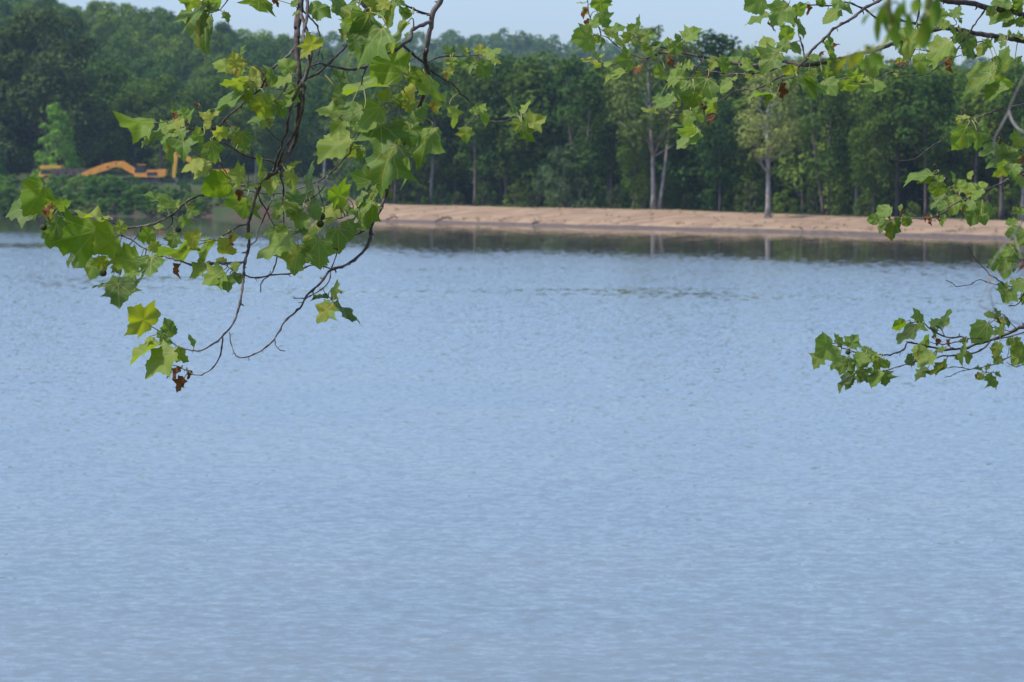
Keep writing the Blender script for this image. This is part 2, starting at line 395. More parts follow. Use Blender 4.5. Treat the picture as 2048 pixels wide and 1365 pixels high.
    bands = [(lambda x: 134 - 0.5 * x, 8.5, 0.76, -26, 38), (lambda x: 236 + 0.1 * x, 15.0, 0.92, -80, -8), (lambda x: 160 + 0.15 * x, 8.0, 0.80, -60, -6), (lambda x: 172 - 0.45 * x, 6.0, 0.60, -20, 30), (lambda x: 92 - 0.3 * x, 3.0, 0.45, -16, 26)]
    V = []; A = []; B = []; S = []
    for x in xs:
        e = interp(edge, x)
        for y in ys:
            V.append((x, y, 0.0))
            wob = 5 * math.sin(x * 0.21) + 3 * math.sin(x * 0.53 + 1)
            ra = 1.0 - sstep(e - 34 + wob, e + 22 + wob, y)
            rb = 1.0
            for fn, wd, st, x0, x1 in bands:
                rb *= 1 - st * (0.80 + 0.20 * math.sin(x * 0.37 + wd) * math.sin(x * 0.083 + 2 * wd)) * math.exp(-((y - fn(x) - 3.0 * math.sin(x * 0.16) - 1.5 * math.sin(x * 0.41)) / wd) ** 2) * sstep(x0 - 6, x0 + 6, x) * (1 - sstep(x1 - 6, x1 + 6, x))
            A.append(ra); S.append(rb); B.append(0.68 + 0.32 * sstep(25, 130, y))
    n = len(ys); F = [(i * n + j, i * n + n + j, i * n + n + j + 1, i * n + j + 1) for i in range(len(xs) - 1) for j in range(n - 1)]
    me = mesh_np('river', V, np.array(F), m, True)
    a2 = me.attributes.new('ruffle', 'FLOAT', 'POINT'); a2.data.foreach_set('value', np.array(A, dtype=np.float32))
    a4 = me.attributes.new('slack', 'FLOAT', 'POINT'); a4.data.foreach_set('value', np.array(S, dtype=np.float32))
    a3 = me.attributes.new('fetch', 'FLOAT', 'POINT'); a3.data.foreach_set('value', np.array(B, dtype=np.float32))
    return prop(link(bpy.data.objects.new('river', me)), kind='structure')
WAVE_A, WAVE_B, WAVE_C = 0.24, 0.36, 0.045
WATER_C1, WATER_C2 = (0.152, 0.186, 0.166), (0.176, 0.200, 0.168)
make_water()

def near_bank_z(x, y): return 3.3 - 0.0 * x - (0.0 if y < 2 else 0.19 * (y - 2)) + 0.1 * math.sin(x * 0.7 + y)
def make_near_bank():
    xs = np.linspace(-60, 60, 61); ys = np.linspace(-12, 24, 37)
    V = [(x, y, near_bank_z(x, y)) for x in xs for y in ys]; n = len(ys)
    F = [(i * n + j, i * n + n + j, i * n + n + j + 1, i * n + j + 1) for i in range(len(xs) - 1) for j in range(n - 1)]
    m = simple('near_bank_soil', (0.11, 0.10, 0.05), 0.95, var=0.5, scale=1.5, spec=0.1)
    return prop(link(bpy.data.objects.new('near_bank', mesh_np('near_bank', V, np.array(F), m, True))), kind='structure')
make_near_bank()

# ------------------------------------------------------------------ background trees
def crown_np(seed, H, z0, prof, R, nl, lobe, per, size, bias=0.5):
    """leaf clumps spread through lobes; prof(u) gives the relative radius at relative height u"""
    r = np.random.default_rng(seed); C = []; D = []
    lobes = []
    for i in range(nl):
        u = (i + r.random()) / nl
        rad = prof(u) * R; a = r.random() * 2 * math.pi + i * 2.4
        q = rad * (0.45 + 0.52 * math.sqrt(r.random()))
        lr = H * lobe * r.uniform(0.65, 1.35) * (0.6 + 0.4 * prof(u))
        lobes.append((q * math.cos(a), q * math.sin(a), (z0 + (1 - z0) * u) * H - lr * 0.6, lr))
    for (x, y, z, lr) in lobes:
        k = int(per * (lr / (H * lobe)) ** 1.6)
        d = r.normal(0, 1, (k, 3)); d[:, 2] += bias; d /= np.linalg.norm(d, axis=1)[:, None]
        rr = lr * (0.45 + 0.62 * r.random(k) ** 0.45) * (1 + 0.22 * np.sin(d[:, 0] * 7 + x) * np.cos(d[:, 1] * 6 + z))
        p = np.array([x, y, z]) + d * rr[:, None] * np.array([1.0, 1.0, 0.8])
        C.append(p); D.append(d)
    C = np.concatenate(C); D = np.concatenate(D); n = len(C)
    nrm = D + r.normal(0, 0.36, (n, 3)) + np.array([0, 0, 0.15]); nrm /= np.linalg.norm(nrm, axis=1)[:, None]
    t1 = np.cross(nrm, r.normal(0, 1, (n, 3))); t1 /= np.linalg.norm(t1, axis=1)[:, None]
    t2 = np.cross(nrm, t1); s = (size * r.uniform(0.6, 1.4, n))[:, None]
    V = np.stack([C - t1 * s, C - t2 * s * 0.6 - nrm * s * 0.15, C + t1 * s, C + t2 * s * 0.6 - nrm * s * 0.15], 1).reshape(-1, 3)
    F = np.arange(n * 4).reshape(-1, 4)
    return V, F, lobes
def trunk_mesh(seed, H, lobes, mat, r0, lean=0.0, twin=False, top=0.86, bare=False):
    rng = random.Random(seed); V = []; F = []
    def put(path, rad, n=7):
        v, f = tube(path, rad, n); o = len(V); V.extend(v); F.extend([tuple(i + o for i in q) for q in f])
    stems = [(0, 0, 1.0, lean)] if not twin else [(-0.25, 0, 1.0, lean - 0.03), (0.35, 0.2, 0.8, lean + 0.12)]
    axes = []
    for (sx, sy, sc, ln) in stems:
        N = 12; path = []; rad = []
        for i in range(N + 1):
            u = i / N; z = u * H * top
            path.append(Vector((sx + ln * z + 0.25 * math.sin(u * 5 + seed) * u, sy + 0.2 * math.sin(u * 4 + seed * 2) * u, z - 0.3 * (i == 0))))
            rad.append(r0 * sc * (1 - 0.8 * u) + (0.5 * r0 if i == 0 else 0))
        put(path, rad, 8); axes.append(path)
    for k, (x, y, z, lr) in enumerate(lobes):
        if k % 2 and not bare: continue
        ax = axes[k % len(axes)]; zi = max(0.12 * H, z - H * (rng.uniform(0.03, 0.08) if bare else rng.uniform(0.05, 0.16)))
        i = min(len(ax) - 2, int(zi / (H * top) * (len(ax) - 1)))
        a = ax[i]; b = Vector((x, y, z)); mid = a.lerp(b, 0.5) + Vector((0, 0, -0.02 * H * rng.random()))
        q = r0 * (0.34 - 0.22 * z / H); put([a, mid, b], [max(0.04, q), max(0.03, q * 0.7), 0.02], 5)
    return mesh_np('trunk', V, F, mat, True)
PROF = {
    'full': lambda u: (0.55 + 0.45 * math.sin(min(1, u * 1.5) * math.pi * 0.5)) * (1 - 0.75 * max(0, (u - 0.6) / 0.4) ** 2),
    'slim': lambda u: 0.45 + 0.55 * math.sin(math.pi * min(1, 0.12 + u * 0.85)),
    'oak': lambda u: math.sqrt(max(0.05, 1 - (1.5 * u - 0.55) ** 2)) if u < 1 else 0.2,
    'cone': lambda u: 1.0 - 0.55 * u - 0.3 * u ** 3 if u > 0.12 else 0.6 + 3 * u,
    'bush': lambda u: math.sqrt(max(0.08, 1 - (u * 0.95) ** 2)),
    'tuft': lambda u: math.sin(math.pi * (0.1 + 0.8 * u)),
}
PROTO = {}
def proto(key, form, seed, H, z0, R, nl, lobe, per, size, fol, bark, r0, lean=0.0, twin=False, bare=False, top=0.86):
    V, F, lobes = crown_np(seed, H, z0, PROF[form], R, nl, lobe, per, size)
    PROTO[key] = (mesh_np('crown_' + key, V, F, fol), trunk_mesh(seed, H, lobes, bark, r0, lean, twin, top, bare) if bark else None, H)
for i in range(3): proto('full%d' % i, 'full', 10 + i, 20, 0.24, 4.1, 36, 0.098, 190, 0.26, M_FOL, M_BARK, 0.26, 0.01 * (i - 1))
for i in range(4): proto('slim%d' % i, 'slim', 20 + i, 20, (0.46, 0.36, 0.28, 0.52)[i], 3.3, (24, 28, 32, 22)[i], 0.095, 190, 0.25, M_FOL, (M_BARK, M_BARK_PALE, M_BARK, M_BARK_RED)[i], 0.24, (0.02, -0.03, 0.01, 0.0)[i])
for i in range(2): proto('thick%d' % i, 'full', 15 + i, 20, 0.0, 4.6, 50, 0.095, 150, 0.30, M_FOL, M_BARK, 0.26)
proto('oak0', 'oak', 31, 20, 0.16, 6.8, 70, 0.095, 190, 0.27, M_FOL_DARK, M_BARK, 0.4)
proto('hill0', 'oak', 33, 18, 0.10, 5.8, 34, 0.125, 190, 0.30, M_FOL_HILL, M_BARK, 0.3)
proto('hill1', 'oak', 34, 18, 0.08, 5.4, 30, 0.135, 190, 0.30, M_FOL_HILL, M_BARK, 0.3)
proto('hill2', 'full', 35, 18, 0.08, 5.0, 34, 0.12, 190, 0.30, M_FOL_HILL, M_BARK, 0.3)
proto('cone0', 'cone', 41, 10, 0.06, 2.9, 56, 0.085, 110, 0.14, M_FOL_PALE, M_BARK, 0.13)
proto('twin0', 'slim', 51, 22, 0.42, 5.2, 58, 0.082, 110, 0.26, M_FOL_TWIN, M_BARK_PALE, 0.30, 0.0, True)
proto('syc0', 'slim', 52, 20, 0.42, 3.7, 40, 0.066, 100, 0.22, M_FOL_YEL, M_BARK_PALE, 0.36, 0.006, False, True)
proto('lean0', 'slim', 53, 18, 0.30, 3.2, 30, 0.08, 100, 0.27, M_FOL, M_BARK, 0.20, -0.10, True, True)
proto('pine0', 'tuft', 54, 20, 0.55, 3.0, 26, 0.09, 110, 0.28, M_FOL, M_BARK_RED, 0.28)
proto('grey0', 'bush', 61, 6, 0.05, 3.0, 30, 0.15, 90, 0.17, M_FOL_GREY, M_BARK, 0.10)
for i in range(3): proto('bush%d' % i, 'bush', 70 + i, 4, 0.02, 2.2, 30, 0.15, 85, 0.14, M_FOL_BUSH, M_BARK, 0.07)
for i in range(3): proto('under%d' % i, 'bush', 80 + i, 4, 0.02, 2.0, 26, 0.15, 60, 0.14, M_FOL_DARK if i == 1 else M_FOL, M_BARK, 0.07)
def plant(name, key, px, Y, top_row=None, H=None, label='', group=None, cat='tree', wide=1.0, rot=None, sink=0.0):
    p = at(px, Y, -sink); ce, tr, h = PROTO[key]
    if H is None: H = (ROW_H - top_row) * K * Y + CAMH - p.z
    root = empty(name, p); s = H / h
    root.scale = (s * wide, s * wide, s); root.rotation_euler = (0, 0, random.uniform(0, 6.28) if rot is None else rot)
    for nm, me in (('crown', ce), ('trunk', tr)):
        if me is None: continue
        o = bpy.data.objects.new(nm, me); COL.objects.link(o); o.parent = root
    return prop(root, label, cat, group)
random.seed(11)
def sy(px): return shore(px)[1]
WOOD = 'trees of the wood behind the sand bank'
FRONT = [  # photo column, top row, metres behind the waterline, kind, width, label
    (790, 148, 36, 'full0', 1.0, 'leafy dark tree where the sand bank begins beside the hanging branch'),
    (862, 122, 44, 'slim1', 1.1, 'tall tree at the sand bank wood, second from its left end'),
    (950, 120, 37, 'slim3', 1.1, 'tall tree with a bare strip of brown trunk left of the grey bush'),
    (1012, 113, 44, 'full1', 1.0, 'full crowned tree under the far blue ridge bump'),
    (1078, 106, 50, 'slim2', 1.2, 'tall tree whose top stands just below the far blue ridge'),
    (1168, 112, 36, 'lean0', 1.15, 'tree with pale thin leaning trunks behind the grey bush'),
    (1222, 128, 46, 'slim0', 1.0, 'tree left of the tall twin trunk tree, in the second line'),
    (1312, 54, 33, 'twin0', 1.0, 'tallest tree of the wood, with twin pale trunks on a sandy mound'),
    (1268, 225, 32, 'full2', 0.75, 'smaller bright green tree left against the twin pale trunks'),
    (1402, 66, 52, 'full1', 1.35, 'tall dark tree topping out right behind the twin trunk tree'),
    (1440, 190, 36, 'full1', 0.9, 'low full tree between the twin trunk tree and the white trunk tree'),
    (1492, 92, 50, 'slim0', 1.1, 'tall tree with a pale top left behind the white trunk tree'),
    (1536, 128, 15, 'syc0', 1.0, 'yellow green tree with a bare white trunk standing on the sand slope'),
    (1606, 112, 48, 'full0', 1.0, 'full tree right behind the white trunk tree'),
    (1652, 128, 36, 'lean0', 1.0, 'tree with a pale leaning trunk right of the white trunk tree'),
    (1712, 124, 42, 'slim1', 1.1, 'slender tree left of the straight red brown trunk'),
    (1795, 120, 40, 'pine0', 1.2, 'tree with a straight bare red brown trunk like a pine'),
    (1748, 190, 35, 'full2', 0.8, 'low leafy tree at the foot of the red brown trunk'),
    (1852, 146, 40, 'slim0', 1.1, 'slender tree right of the red brown trunk'),
    (1906, 138, 45, 'full1', 1.0, 'full tree seen between the right hand leaf sprays'),
    (1952, 150, 40, 'slim3', 1.0, 'tree behind the leaf spray near the right edge'),
    (2003, 124, 38, 'pine0', 1.1, 'tree with a pinkish bare trunk at the right end of the sand bank'),
    (2046, 118, 37, 'slim1', 1.1, 'tree cut by the right edge above the sand bank'),
]
for px, top, t, k, w, lab in FRONT:
    plant('wood_tree', k, px, sy(px) + t, top, label=lab, group=WOOD, wide=w * random.uniform(0.95, 1.08), rot=0.0 if k in ('twin0', 'syc0', 'lean0') else None)
for row, (t0, off) in enumerate(((56, 8), (80, 28))):
    for px in range(745 + off, 2200, 42):
        q = px + random.uniform(-12, 12); Y = sy(q) + t0 + random.uniform(-6, 8)
        top = 128 + random.uniform(-16, 28) + (20 if q < 900 else 0)
        plant('wood_tree', random.choice(['full0', 'full1', 'thick0', 'thick1', 'slim2']) if row == 0 else random.choice(['thick0', 'thick1']), q, Y, top,
              label='dark broadleaf tree in the shade deep inside the wood', group='trees deep in the wood', wide=random.uniform(1.0, 1.25))
n_b = 0
for px in [772, 806, 838, 884, 915, 976, 1030, 1062, 1100, 1202, 1238, 1290, 1345, 1375, 1418, 1465, 1500, 1568, 1590, 1625, 1676, 1735, 1770, 1826, 1880, 1930, 1975, 2025, 2075]:
    plant('shrub', 'under%d' % (n_b % 3), px, sy(px) + 35 + random.uniform(0, 6), H=random.uniform(1.2, 3.6),
          label='small green shrub at the foot of the wood along the sand bank', group='shrubs at the foot of the wood', cat='shrub', wide=random.uniform(0.8, 1.1)); n_b += 1
plant('willow_shrub', 'grey0', 1130, sy(1130) + 31, H=7.5, label='pale grey green bushy willow at the wood edge behind the sand bank', cat='shrub', wide=0.85)

# left bank: big dark trees, the pale young tree, shrubs
LEFTY = 478
for px, top, Y, k, w, lab in [
    (92, 22, 482, 'oak0', 1.05, 'huge dark round crowned tree at the upper left'),
    (-60, 40, 486, 'oak0', 1.0, 'dark tree cut by the left edge of the picture'),
    (205, 120, 500, 'full0', 1.2, 'dark tree right beside the huge round crowned one'),
    (268, 165, 492, 'slim0', 1.2, 'dark tree behind the bent arm of the orange excavator'),
    (322, 150, 488, 'slim3', 1.2, 'dark tree with a grey bare trunk left of the yellow excavator arm'),
    (386, 176, 486, 'slim0', 1.1, 'dark tree behind the yellow excavator body'),
    (446, 150, 492, 'full1', 1.1, 'dark tree behind the main stems of the hanging branch'),
    (512, 170, 484, 'slim1', 1.1, 'dark tree with pale trunk just left of the hanging stems'),
    (580, 165, 490, 'full2', 1.1, 'dark leafy tree between the hanging stems'),
    (648, 158, 470, 'slim1', 1.1, 'slender tree with a pale trunk behind the middle leaf cluster'),
    (700, 150, 460, 'slim3', 1.2, 'slender tree above the gap between clay bank and sand bank'),
    (742, 160, 440, 'full0', 1.0, 'dark tree behind the large drooping leaf cluster')]:
    plant('bank_tree', k, px, Y, top, label=lab, group='trees behind the left bank', wide=w)
plant('young_tree', 'cone0', 113, 448, 205, label='young pale green cone shaped tree behind the dump truck', cat='tree', wide=1.05)
plant('young_tree', 'cone0', -14, 446, 285, label='pale green young tree cut by the left edge above the bank', cat='tree', wide=1.2)
for i in range(34):
    px = -40 + i * 25 + random.uniform(-8, 8); Y = 510 + random.uniform(0, 40)
    plant('bank_tree', random.choice(['thick0', 'thick1', 'thick0', 'hill2']), px, Y, 170 + random.uniform(-20, 40) - (40 if px < 250 else 0),
          label='dark tree in the shadowed wood at the foot of the hill', group='trees at the foot of the hill', wide=random.uniform(1.1, 1.4))
HG = 'trees on the wooded hillside'
for r_, Y0 in enumerate((560, 600, 645, 690, 735, 775, 810, 835)):
    step = 8.6 / (K * Y0)
    px = -60.0 + (r_ % 2) * step * 0.5
    while px < 930:
        q = px + random.uniform(-.25, .25) * step; Y = Y0 + random.uniform(-16, 16)
        plant('hill_tree', 'hill%d' % random.randrange(3), q, Y, H=random.uniform(14.5, 17.5), label='round crowned green tree on the wooded hillside at upper left', group=HG, wide=random.uniform(0.95, 1.2), sink=0.8)
        px += step
k = 0
for px in list(range(-20, 430, 24)) + [450, 475, 500, 530, 555, 580, 605, 630, 655, 680]:
    Y = sy(px) + random.uniform(2.0, 5.0); Hb = random.uniform(2.4, 3.5) if px < 400 else random.uniform(1.2, 2.2)
    if 300 < px < 420: Hb *= 0.7
    plant('shrub', 'bush%d' % (k % 3), px, Y, H=Hb, label='dense green shrub covering the steep left bank below the machines', group='shrubs on the left bank', cat='shrub', wide=random.uniform(1.0, 1.35), sink=0.5)
    k += 1
for px in list(range(-30, 330, 27)):
    Y = sy(px) + random.uniform(9, 13)
    plant('shrub', 'bush%d' % (k % 3), px, Y, H=random.uniform(1.3, 1.95) if px < 275 else random.uniform(0.5, 0.8), label='low green shrub along the top edge of the left bank', group='shrubs along the bank top', cat='shrub', wide=random.uniform(1.2, 1.7), sink=0.2)
    k += 1
for px in (404, 422, 441):
    plant('shrub', 'bush%d' % (k % 3), px, 431 + random.uniform(-1, 1), H=random.uniform(1.9, 2.4), label='round shrub in front of the yellow excavator body', group='shrubs before the yellow excavator', cat='shrub', wide=1.2, sink=0.2); k += 1
for px, dt in [(165, 0.4), (190, 0.6), (250, 0.3), (275, 0.8), (345, 0.5), (10, 0.5), (60, 0.5), (85, 0.4), (330, 0.3), (385, 0.6), (410, 0.5), (35, 0.3), (110, 0.4), (135, 0.5), (220, 0.3), (300, 0.4), (365, 0.4), (560, 0.5), (650, 0.5)]:
    plant('shrub', 'bush%d' % (k % 3), px, sy(px) + 0.7 + dt, H=random.uniform(1.5, 2.6), label='small shrub hanging over the water at the foot of the left bank', group='shrubs at the waterline', cat='shrub', wide=1.2, sink=0.3); k += 1

# the blue ridge beyond: a far wood that reads as one mass
def far_woods():
    r = np.random.default_rng(9); VV = []; FF = []; off = 0
    bases = [crown_np(90 + i, 16, 0.2, PROF['oak'], 5.2, 16, 0.15, 60, 0.62)[:2] for i in range(4)]
    for Y0 in (1250, 1330, 1410, 1490, 1560, 1610, 1650):
        step = 8.2 / (K * Y0); px = 540.0
        while px < 2150:
            q = px + r.uniform(-.3, .3) * step; Y = Y0 + r.uniform(-25, 25); p = at(q, Y)
            V, F = bases[r.integers(4)]; a = r.random() * 6.28; s = np.array([1.2, 1.2, 1.0]) * r.uniform(0.8, 1.15)
            R2 = np.array([[math.cos(a), -math.sin(a), 0], [math.sin(a), math.cos(a), 0], [0, 0, 1]])
            VV.append((V * s) @ R2.T + np.array(p) - np.array([0, 0, 1.5])); FF.append(F + off); off += len(V); px += step
    me = mesh_np('far_woods', np.concatenate(VV), np.concatenate(FF), M_FOL_HILL)
    return prop(link(bpy.data.objects.new('far_woods', me)), 'hazy blue green wood covering the far ridge on the horizon', 'forest', kind='stuff')
far_woods()

# sparse weeds on the sand, driftwood at the edge
def weeds():
    r = np.random.default_rng(3); V = []; F = []
    for i in range(210):
        px = r.uniform(770, 2150); t = r.choice([r.uniform(4, 24), r.uniform(3.2, 5.5)]); p = at(px, sy(px) + t)
        for b in range(9):
            a = r.random() * 6.28; h = r.uniform(0.10, 0.34); q = p + Vector((r.normal(0, .14), r.normal(0, .14), -0.02)); d = Vector((math.cos(a), math.sin(a), 0)) * 0.03
            o = len(V); V += [q - d, q + d, q + Vector((r.normal(0, .07), r.normal(0, .07), h))]; F.append((o, o + 1, o + 2))
    me = mesh_np('weeds', V, F, simple('weed', (0.17, 0.16, 0.08), 0.9, var=0.4, scale=0.5))
    return prop(link(bpy.data.objects.new('weeds', me)), 'sparse small weeds dotted over the sand bank', 'weeds', kind='stuff')
weeds()
def driftwood(px, t, L, lab, seed):
    rng = random.Random(seed); p = at(px, sy(px) + t, 0.05); root = empty('driftwood', p); prop(root, lab, 'driftwood', 'driftwood along the waterline')
    def limb(nm, a, b, r0):
        mid = (a + b) / 2 + Vector((0, 0, 0.12 * L)); V, F = tube([a, mid, b], [r0, r0 * 0.8, r0 * 0.35], 6)
        link(bpy.data.objects.new(nm, mesh_np(nm, V, F, M_BARK, True)), root, p)
    limb('log', Vector((-L / 2, 0, 0)), Vector((L / 2, 0.3, 0.1)), 0.10)
    for i in range(4):
        x = rng.uniform(-L / 2, L / 2) * 0.7
        limb('twig', Vector((x, 0.1, 0.1)), Vector((x + rng.uniform(-.7, .7), rng.uniform(-.3, .5), rng.uniform(0.2, 0.7))), 0.04)
driftwood(893, 2.6, 2.6, 'bare grey driftwood branch lying at the water edge, left part of the sand bank', 1)
driftwood(1072, 2.4, 0.9, 'short dark piece of driftwood at the water edge left of the white trunk tree', 2)
driftwood(790, 2.8, 2.2, 'dark drift branch at the left tip of the sand bank', 3)

# ------------------------------------------------------------------ machines on the left bank
M_ORANGE = simple('orange_paint', (0.92, 0.36, 0.05), 0.5, var=0.18, scale=1.2)
M_YELLOW = simple('yellow_paint', (0.85, 0.47, 0.05), 0.5, var=0.2, scale=1.2)
M_DARKSTEEL = simple('dark_steel', (0.045, 0.045, 0.05), 0.55, var=0.4, scale=2)
M_GREYSTEEL = simple('worn_steel', (0.20, 0.18, 0.17), 0.5, var=0.3, scale=2)
M_MUDDY = simple('muddy_steel', (0.13, 0.095, 0.075), 0.85, var=0.4, scale=1.5)
M_GLASS = simple('cab_glass', (0.02, 0.03, 0.035), 0.08, var=0.1, spec=0.8)
M_RUBBER = simple('tyre_rubber', (0.03, 0.03, 0.03), 0.9, var=0.3)
def excavator(px, Y, lab, paint, pose):
    """x to the right of the picture, machine facing left (-x); 22 t class"""
    p = at(px, Y); root = empty('excavator', p); prop(root, lab, 'excavator', 'excavators on the left bank')
    for sy_ in (-1.25, 1.25):          # crawler tracks
        pts = [(-2.0, 0.0), (2.0, 0.0), (2.35, 0.28), (2.4, 0.55), (2.1, 0.85), (-2.1, 0.85), (-2.4, 0.55), (-2.35, 0.28)]
        tr = MB().prism(pts, sy_ - 0.3, sy_ + 0.3).build('track', M_DARKSTEEL, root, p)
        m = MB()
        for i in range(7): m.cyl((-1.8 + i * 0.6, sy_ - 0.33, 0.33), (-1.8 + i * 0.6, sy_ + 0.33, 0.33), 0.2, 10)
        m.build('roller', M_MUDDY, tr, p)
    MB().box((0, 0, 0.95), (2.2, 1.6, 0.3)).cyl((0, 0, 0.95), (0, 0, 1.2), 0.75, 16).build('undercarriage', M_DARKSTEEL, root, p)
    body = MB().prism([(-1.5, 1.15), (2.55, 1.15), (2.75, 1.4), (2.75, 2.0), (2.5, 2.2), (0.4, 2.2), (0.2, 1.75), (-1.5, 1.75)], -1.3, 1.3).build('engine_house', paint, root, p)
    MB().prism([(2.0, 1.2), (2.75, 1.2), (3.05, 1.45), (3.0, 2.05), (2.7, 2.3), (2.0, 2.3)], -1.34, 1.34).build('counterweight', paint, body, p)
    MB().box((1.2, 0.2, 2.27), (1.9, 1.6, 0.12)).cyl((1.6, -0.6, 2.2), (1.6, -0.6, 2.75), 0.07, 8).build('hood', M_DARKSTEEL, body, p)
    MB().box((1.1, -1.31, 1.62), (1.5, 0.04, 0.5)).build('grille', M_DARKSTEEL, body, p)
    cab = MB().prism([(-1.45, 1.55), (0.1, 1.55), (0.15, 2.75), (-0.1, 2.9), (-0.95, 2.9), (-1.4, 2.2)], -1.28, -0.33).build('cab', M_DARKSTEEL, root, p)
    MB().prism([(-1.33, 1.8), (-0.1, 1.8), (-0.05, 2.7), (-0.9, 2.75), (-1.3, 2.2)], -1.30, -0.31).build('window', M_GLASS, cab, p)
    MB().prism([(-1.05, 2.88), (0.2, 2.88), (0.2, 3.0), (-1.05, 3.0)], -1.32, -0.29).build('roof', paint, cab, p)
    def beam(nm, pts, wid, mat, parent):
        top = []; bot = []
        for i, (x, z, h) in enumerate(pts):
            a = pts[max(i - 1, 0)]; b = pts[min(i + 1, len(pts) - 1)]; d = Vector((b[0] - a[0], b[1] - a[1])).normalized(); n_ = Vector((-d.y, d.x)) * h / 2
            top.append((x + n_.x, z + n_.y)); bot.append((x - n_.x, z - n_.y))
        n = len(top); V = []; F = []
        for (a, b) in zip(top, bot):
            V += [(a[0], -wid / 2, a[1]), (a[0], wid / 2, a[1]), (b[0], wid / 2, b[1]), (b[0], -wid / 2, b[1])]
        for i in range(n - 1):
            o = i * 4
            for k_ in range(4): F.append((o + k_, o + (k_ + 1) % 4, o + 4 + (k_ + 1) % 4, o + 4 + k_))
        F += [(3, 2, 1, 0), (n * 4 - 4, n * 4 - 3, n * 4 - 2, n * 4 - 1)]
        return MB().add(V, F).build(nm, mat, parent, p)
    for nm, pts, wid in pose['beams']:
        bo = beam(nm, pts, wid, paint, root)
        for x, z, h in (pts[0], pts[-1]): MB().cyl((x, -wid / 2 - 0.05, z), (x, wid / 2 + 0.05, z), 0.13, 10).build('pin', M_DARKSTEEL, bo, p)
    for a, b in pose['rams']:
        A = Vector((a[0], 0.0, a[1])); B = Vector((b[0], 0.0, b[1])); mid = A.lerp(B, 0.55)
        c = MB().cyl(A, mid, 0.10, 8).build('hydraulic_ram', M_DARKSTEEL, root, p); MB().cyl(mid, B, 0.05, 8).build('rod', M_GREYSTEEL, c, p)
    bk = pose['bucket']; x, z, s = bk
    MB().prism([(x, z), (x + 0.55 * s, z - 0.1), (x + 0.95 * s, z - 0.6), (x + 0.8 * s, z - 1.05), (x + 0.2 * s, z - 1.2), (x - 0.05 * s, z - 1.1), (x + 0.45 * s, z - 0.8), (x + 0.5 * s, z - 0.45), (x + 0.1 * s, z - 0.2)], -0.55, 0.55).build('bucket', M_GREYSTEEL, root, p)
    return root
BANKY = 440.0
# metres per photo pixel out there: about 0.072
excavator(291, BANKY, 'orange excavator parked with its bent arm lowered to the left', M_ORANGE, dict(
    beams=[('boom', [(-0.9, 1.6, 0.6), (-2.0, 2.2, 0.9), (-3.3, 3.0, 1.0), (-4.3, 3.0, 0.8), (-5.4, 2.6, 0.55)], 0.5),
           ('dipper_arm', [(-4.2, 3.1, 0.7), (-5.6, 2.65, 1.0), (-8.0, 1.85, 0.85), (-9.2, 1.4, 0.6)], 0.42)],
    rams=[((-1.3, 1.3), (-3.3, 2.6)), ((-3.2, 3.4), (-5.0, 3.1))], bucket=(-9.1, 1.15, 1.0)))
excavator(418, BANKY + 6, 'yellow excavator with its arm hanging straight down behind the leaves', M_YELLOW, dict(
    beams=[('boom', [(-0.9, 1.6, 0.5), (-1.9, 3.0, 0.7), (-3.2, 3.9, 0.75), (-4.6, 4.5, 0.4)], 0.5),
           ('dipper_arm', [(-4.7, 4.9, 0.35), (-4.85, 4.3, 0.7), (-5.1, 1.7, 0.5), (-5.15, 1.0, 0.35)], 0.42)],
    rams=[((-1.4, 1.3), (-2.6, 3.3)), ((-3.0, 4.3), (-4.5, 4.9))], bucket=(-5.3, 1.1, 1.0)))
def dump_truck(px, Y):
    p = at(px, Y); root = empty('dump_truck', p); prop(root, 'muddy dump truck with yellow cab roof beside the pale young tree', 'truck')
    MB().box((0, 0, 0.95), (7.4, 1.1, 0.3)).build('chassis', M_DARKSTEEL, root, p)
    for x in (-2.7, 0.9, 2.4):
        for y in (-1.05, 1.05):
            w = MB().cyl((x, y - 0.25, 0.72), (x, y + 0.25, 0.72), 0.72, 18).build('wheel', M_RUBBER, root, p)
            MB().cyl((x, y - 0.27, 0.72), (x, y + 0.27, 0.72), 0.36, 12).build('rim', M_YELLOW, w, p)
    cab = MB().prism([(-3.9, 0.7), (-1.9, 0.7), (-1.9, 2.35), (-3.5, 2.35), (-3.95, 1.6)], -1.15, 1.15).build('cab', M_YELLOW, root, p)
    MB().prism([(-3.7, 1.6), (-2.1, 1.6), (-2.1, 2.2), (-3.5, 2.2)], -1.17, 1.17).build('window', M_GLASS, cab, p)
    MB().prism([(-3.8, 2.35), (-0.6, 2.45), (-0.7, 2.85), (-3.4, 2.85), (-3.8, 2.7)], -1.2, 1.2).build('cab_guard', M_YELLOW, root, p)
    bed = MB().prism([(-1.7, 1.2), (3.6, 1.2), (4.0, 2.4), (-1.9, 2.4), (-2.4, 2.1)], -1.3, 1.3).build('dump_bed', M_MUDDY, root, p)
    m = MB()
    for i in range(5): m.box((-1.2 + i * 1.1, -1.34, 1.8), (0.12, 0.1, 1.1))
    m.build('rib', M_MUDDY, bed, p)
dump_truck(134, BANKY + 3)
def bank_post(px, Y, h, lab):
    p = at(px, Y)
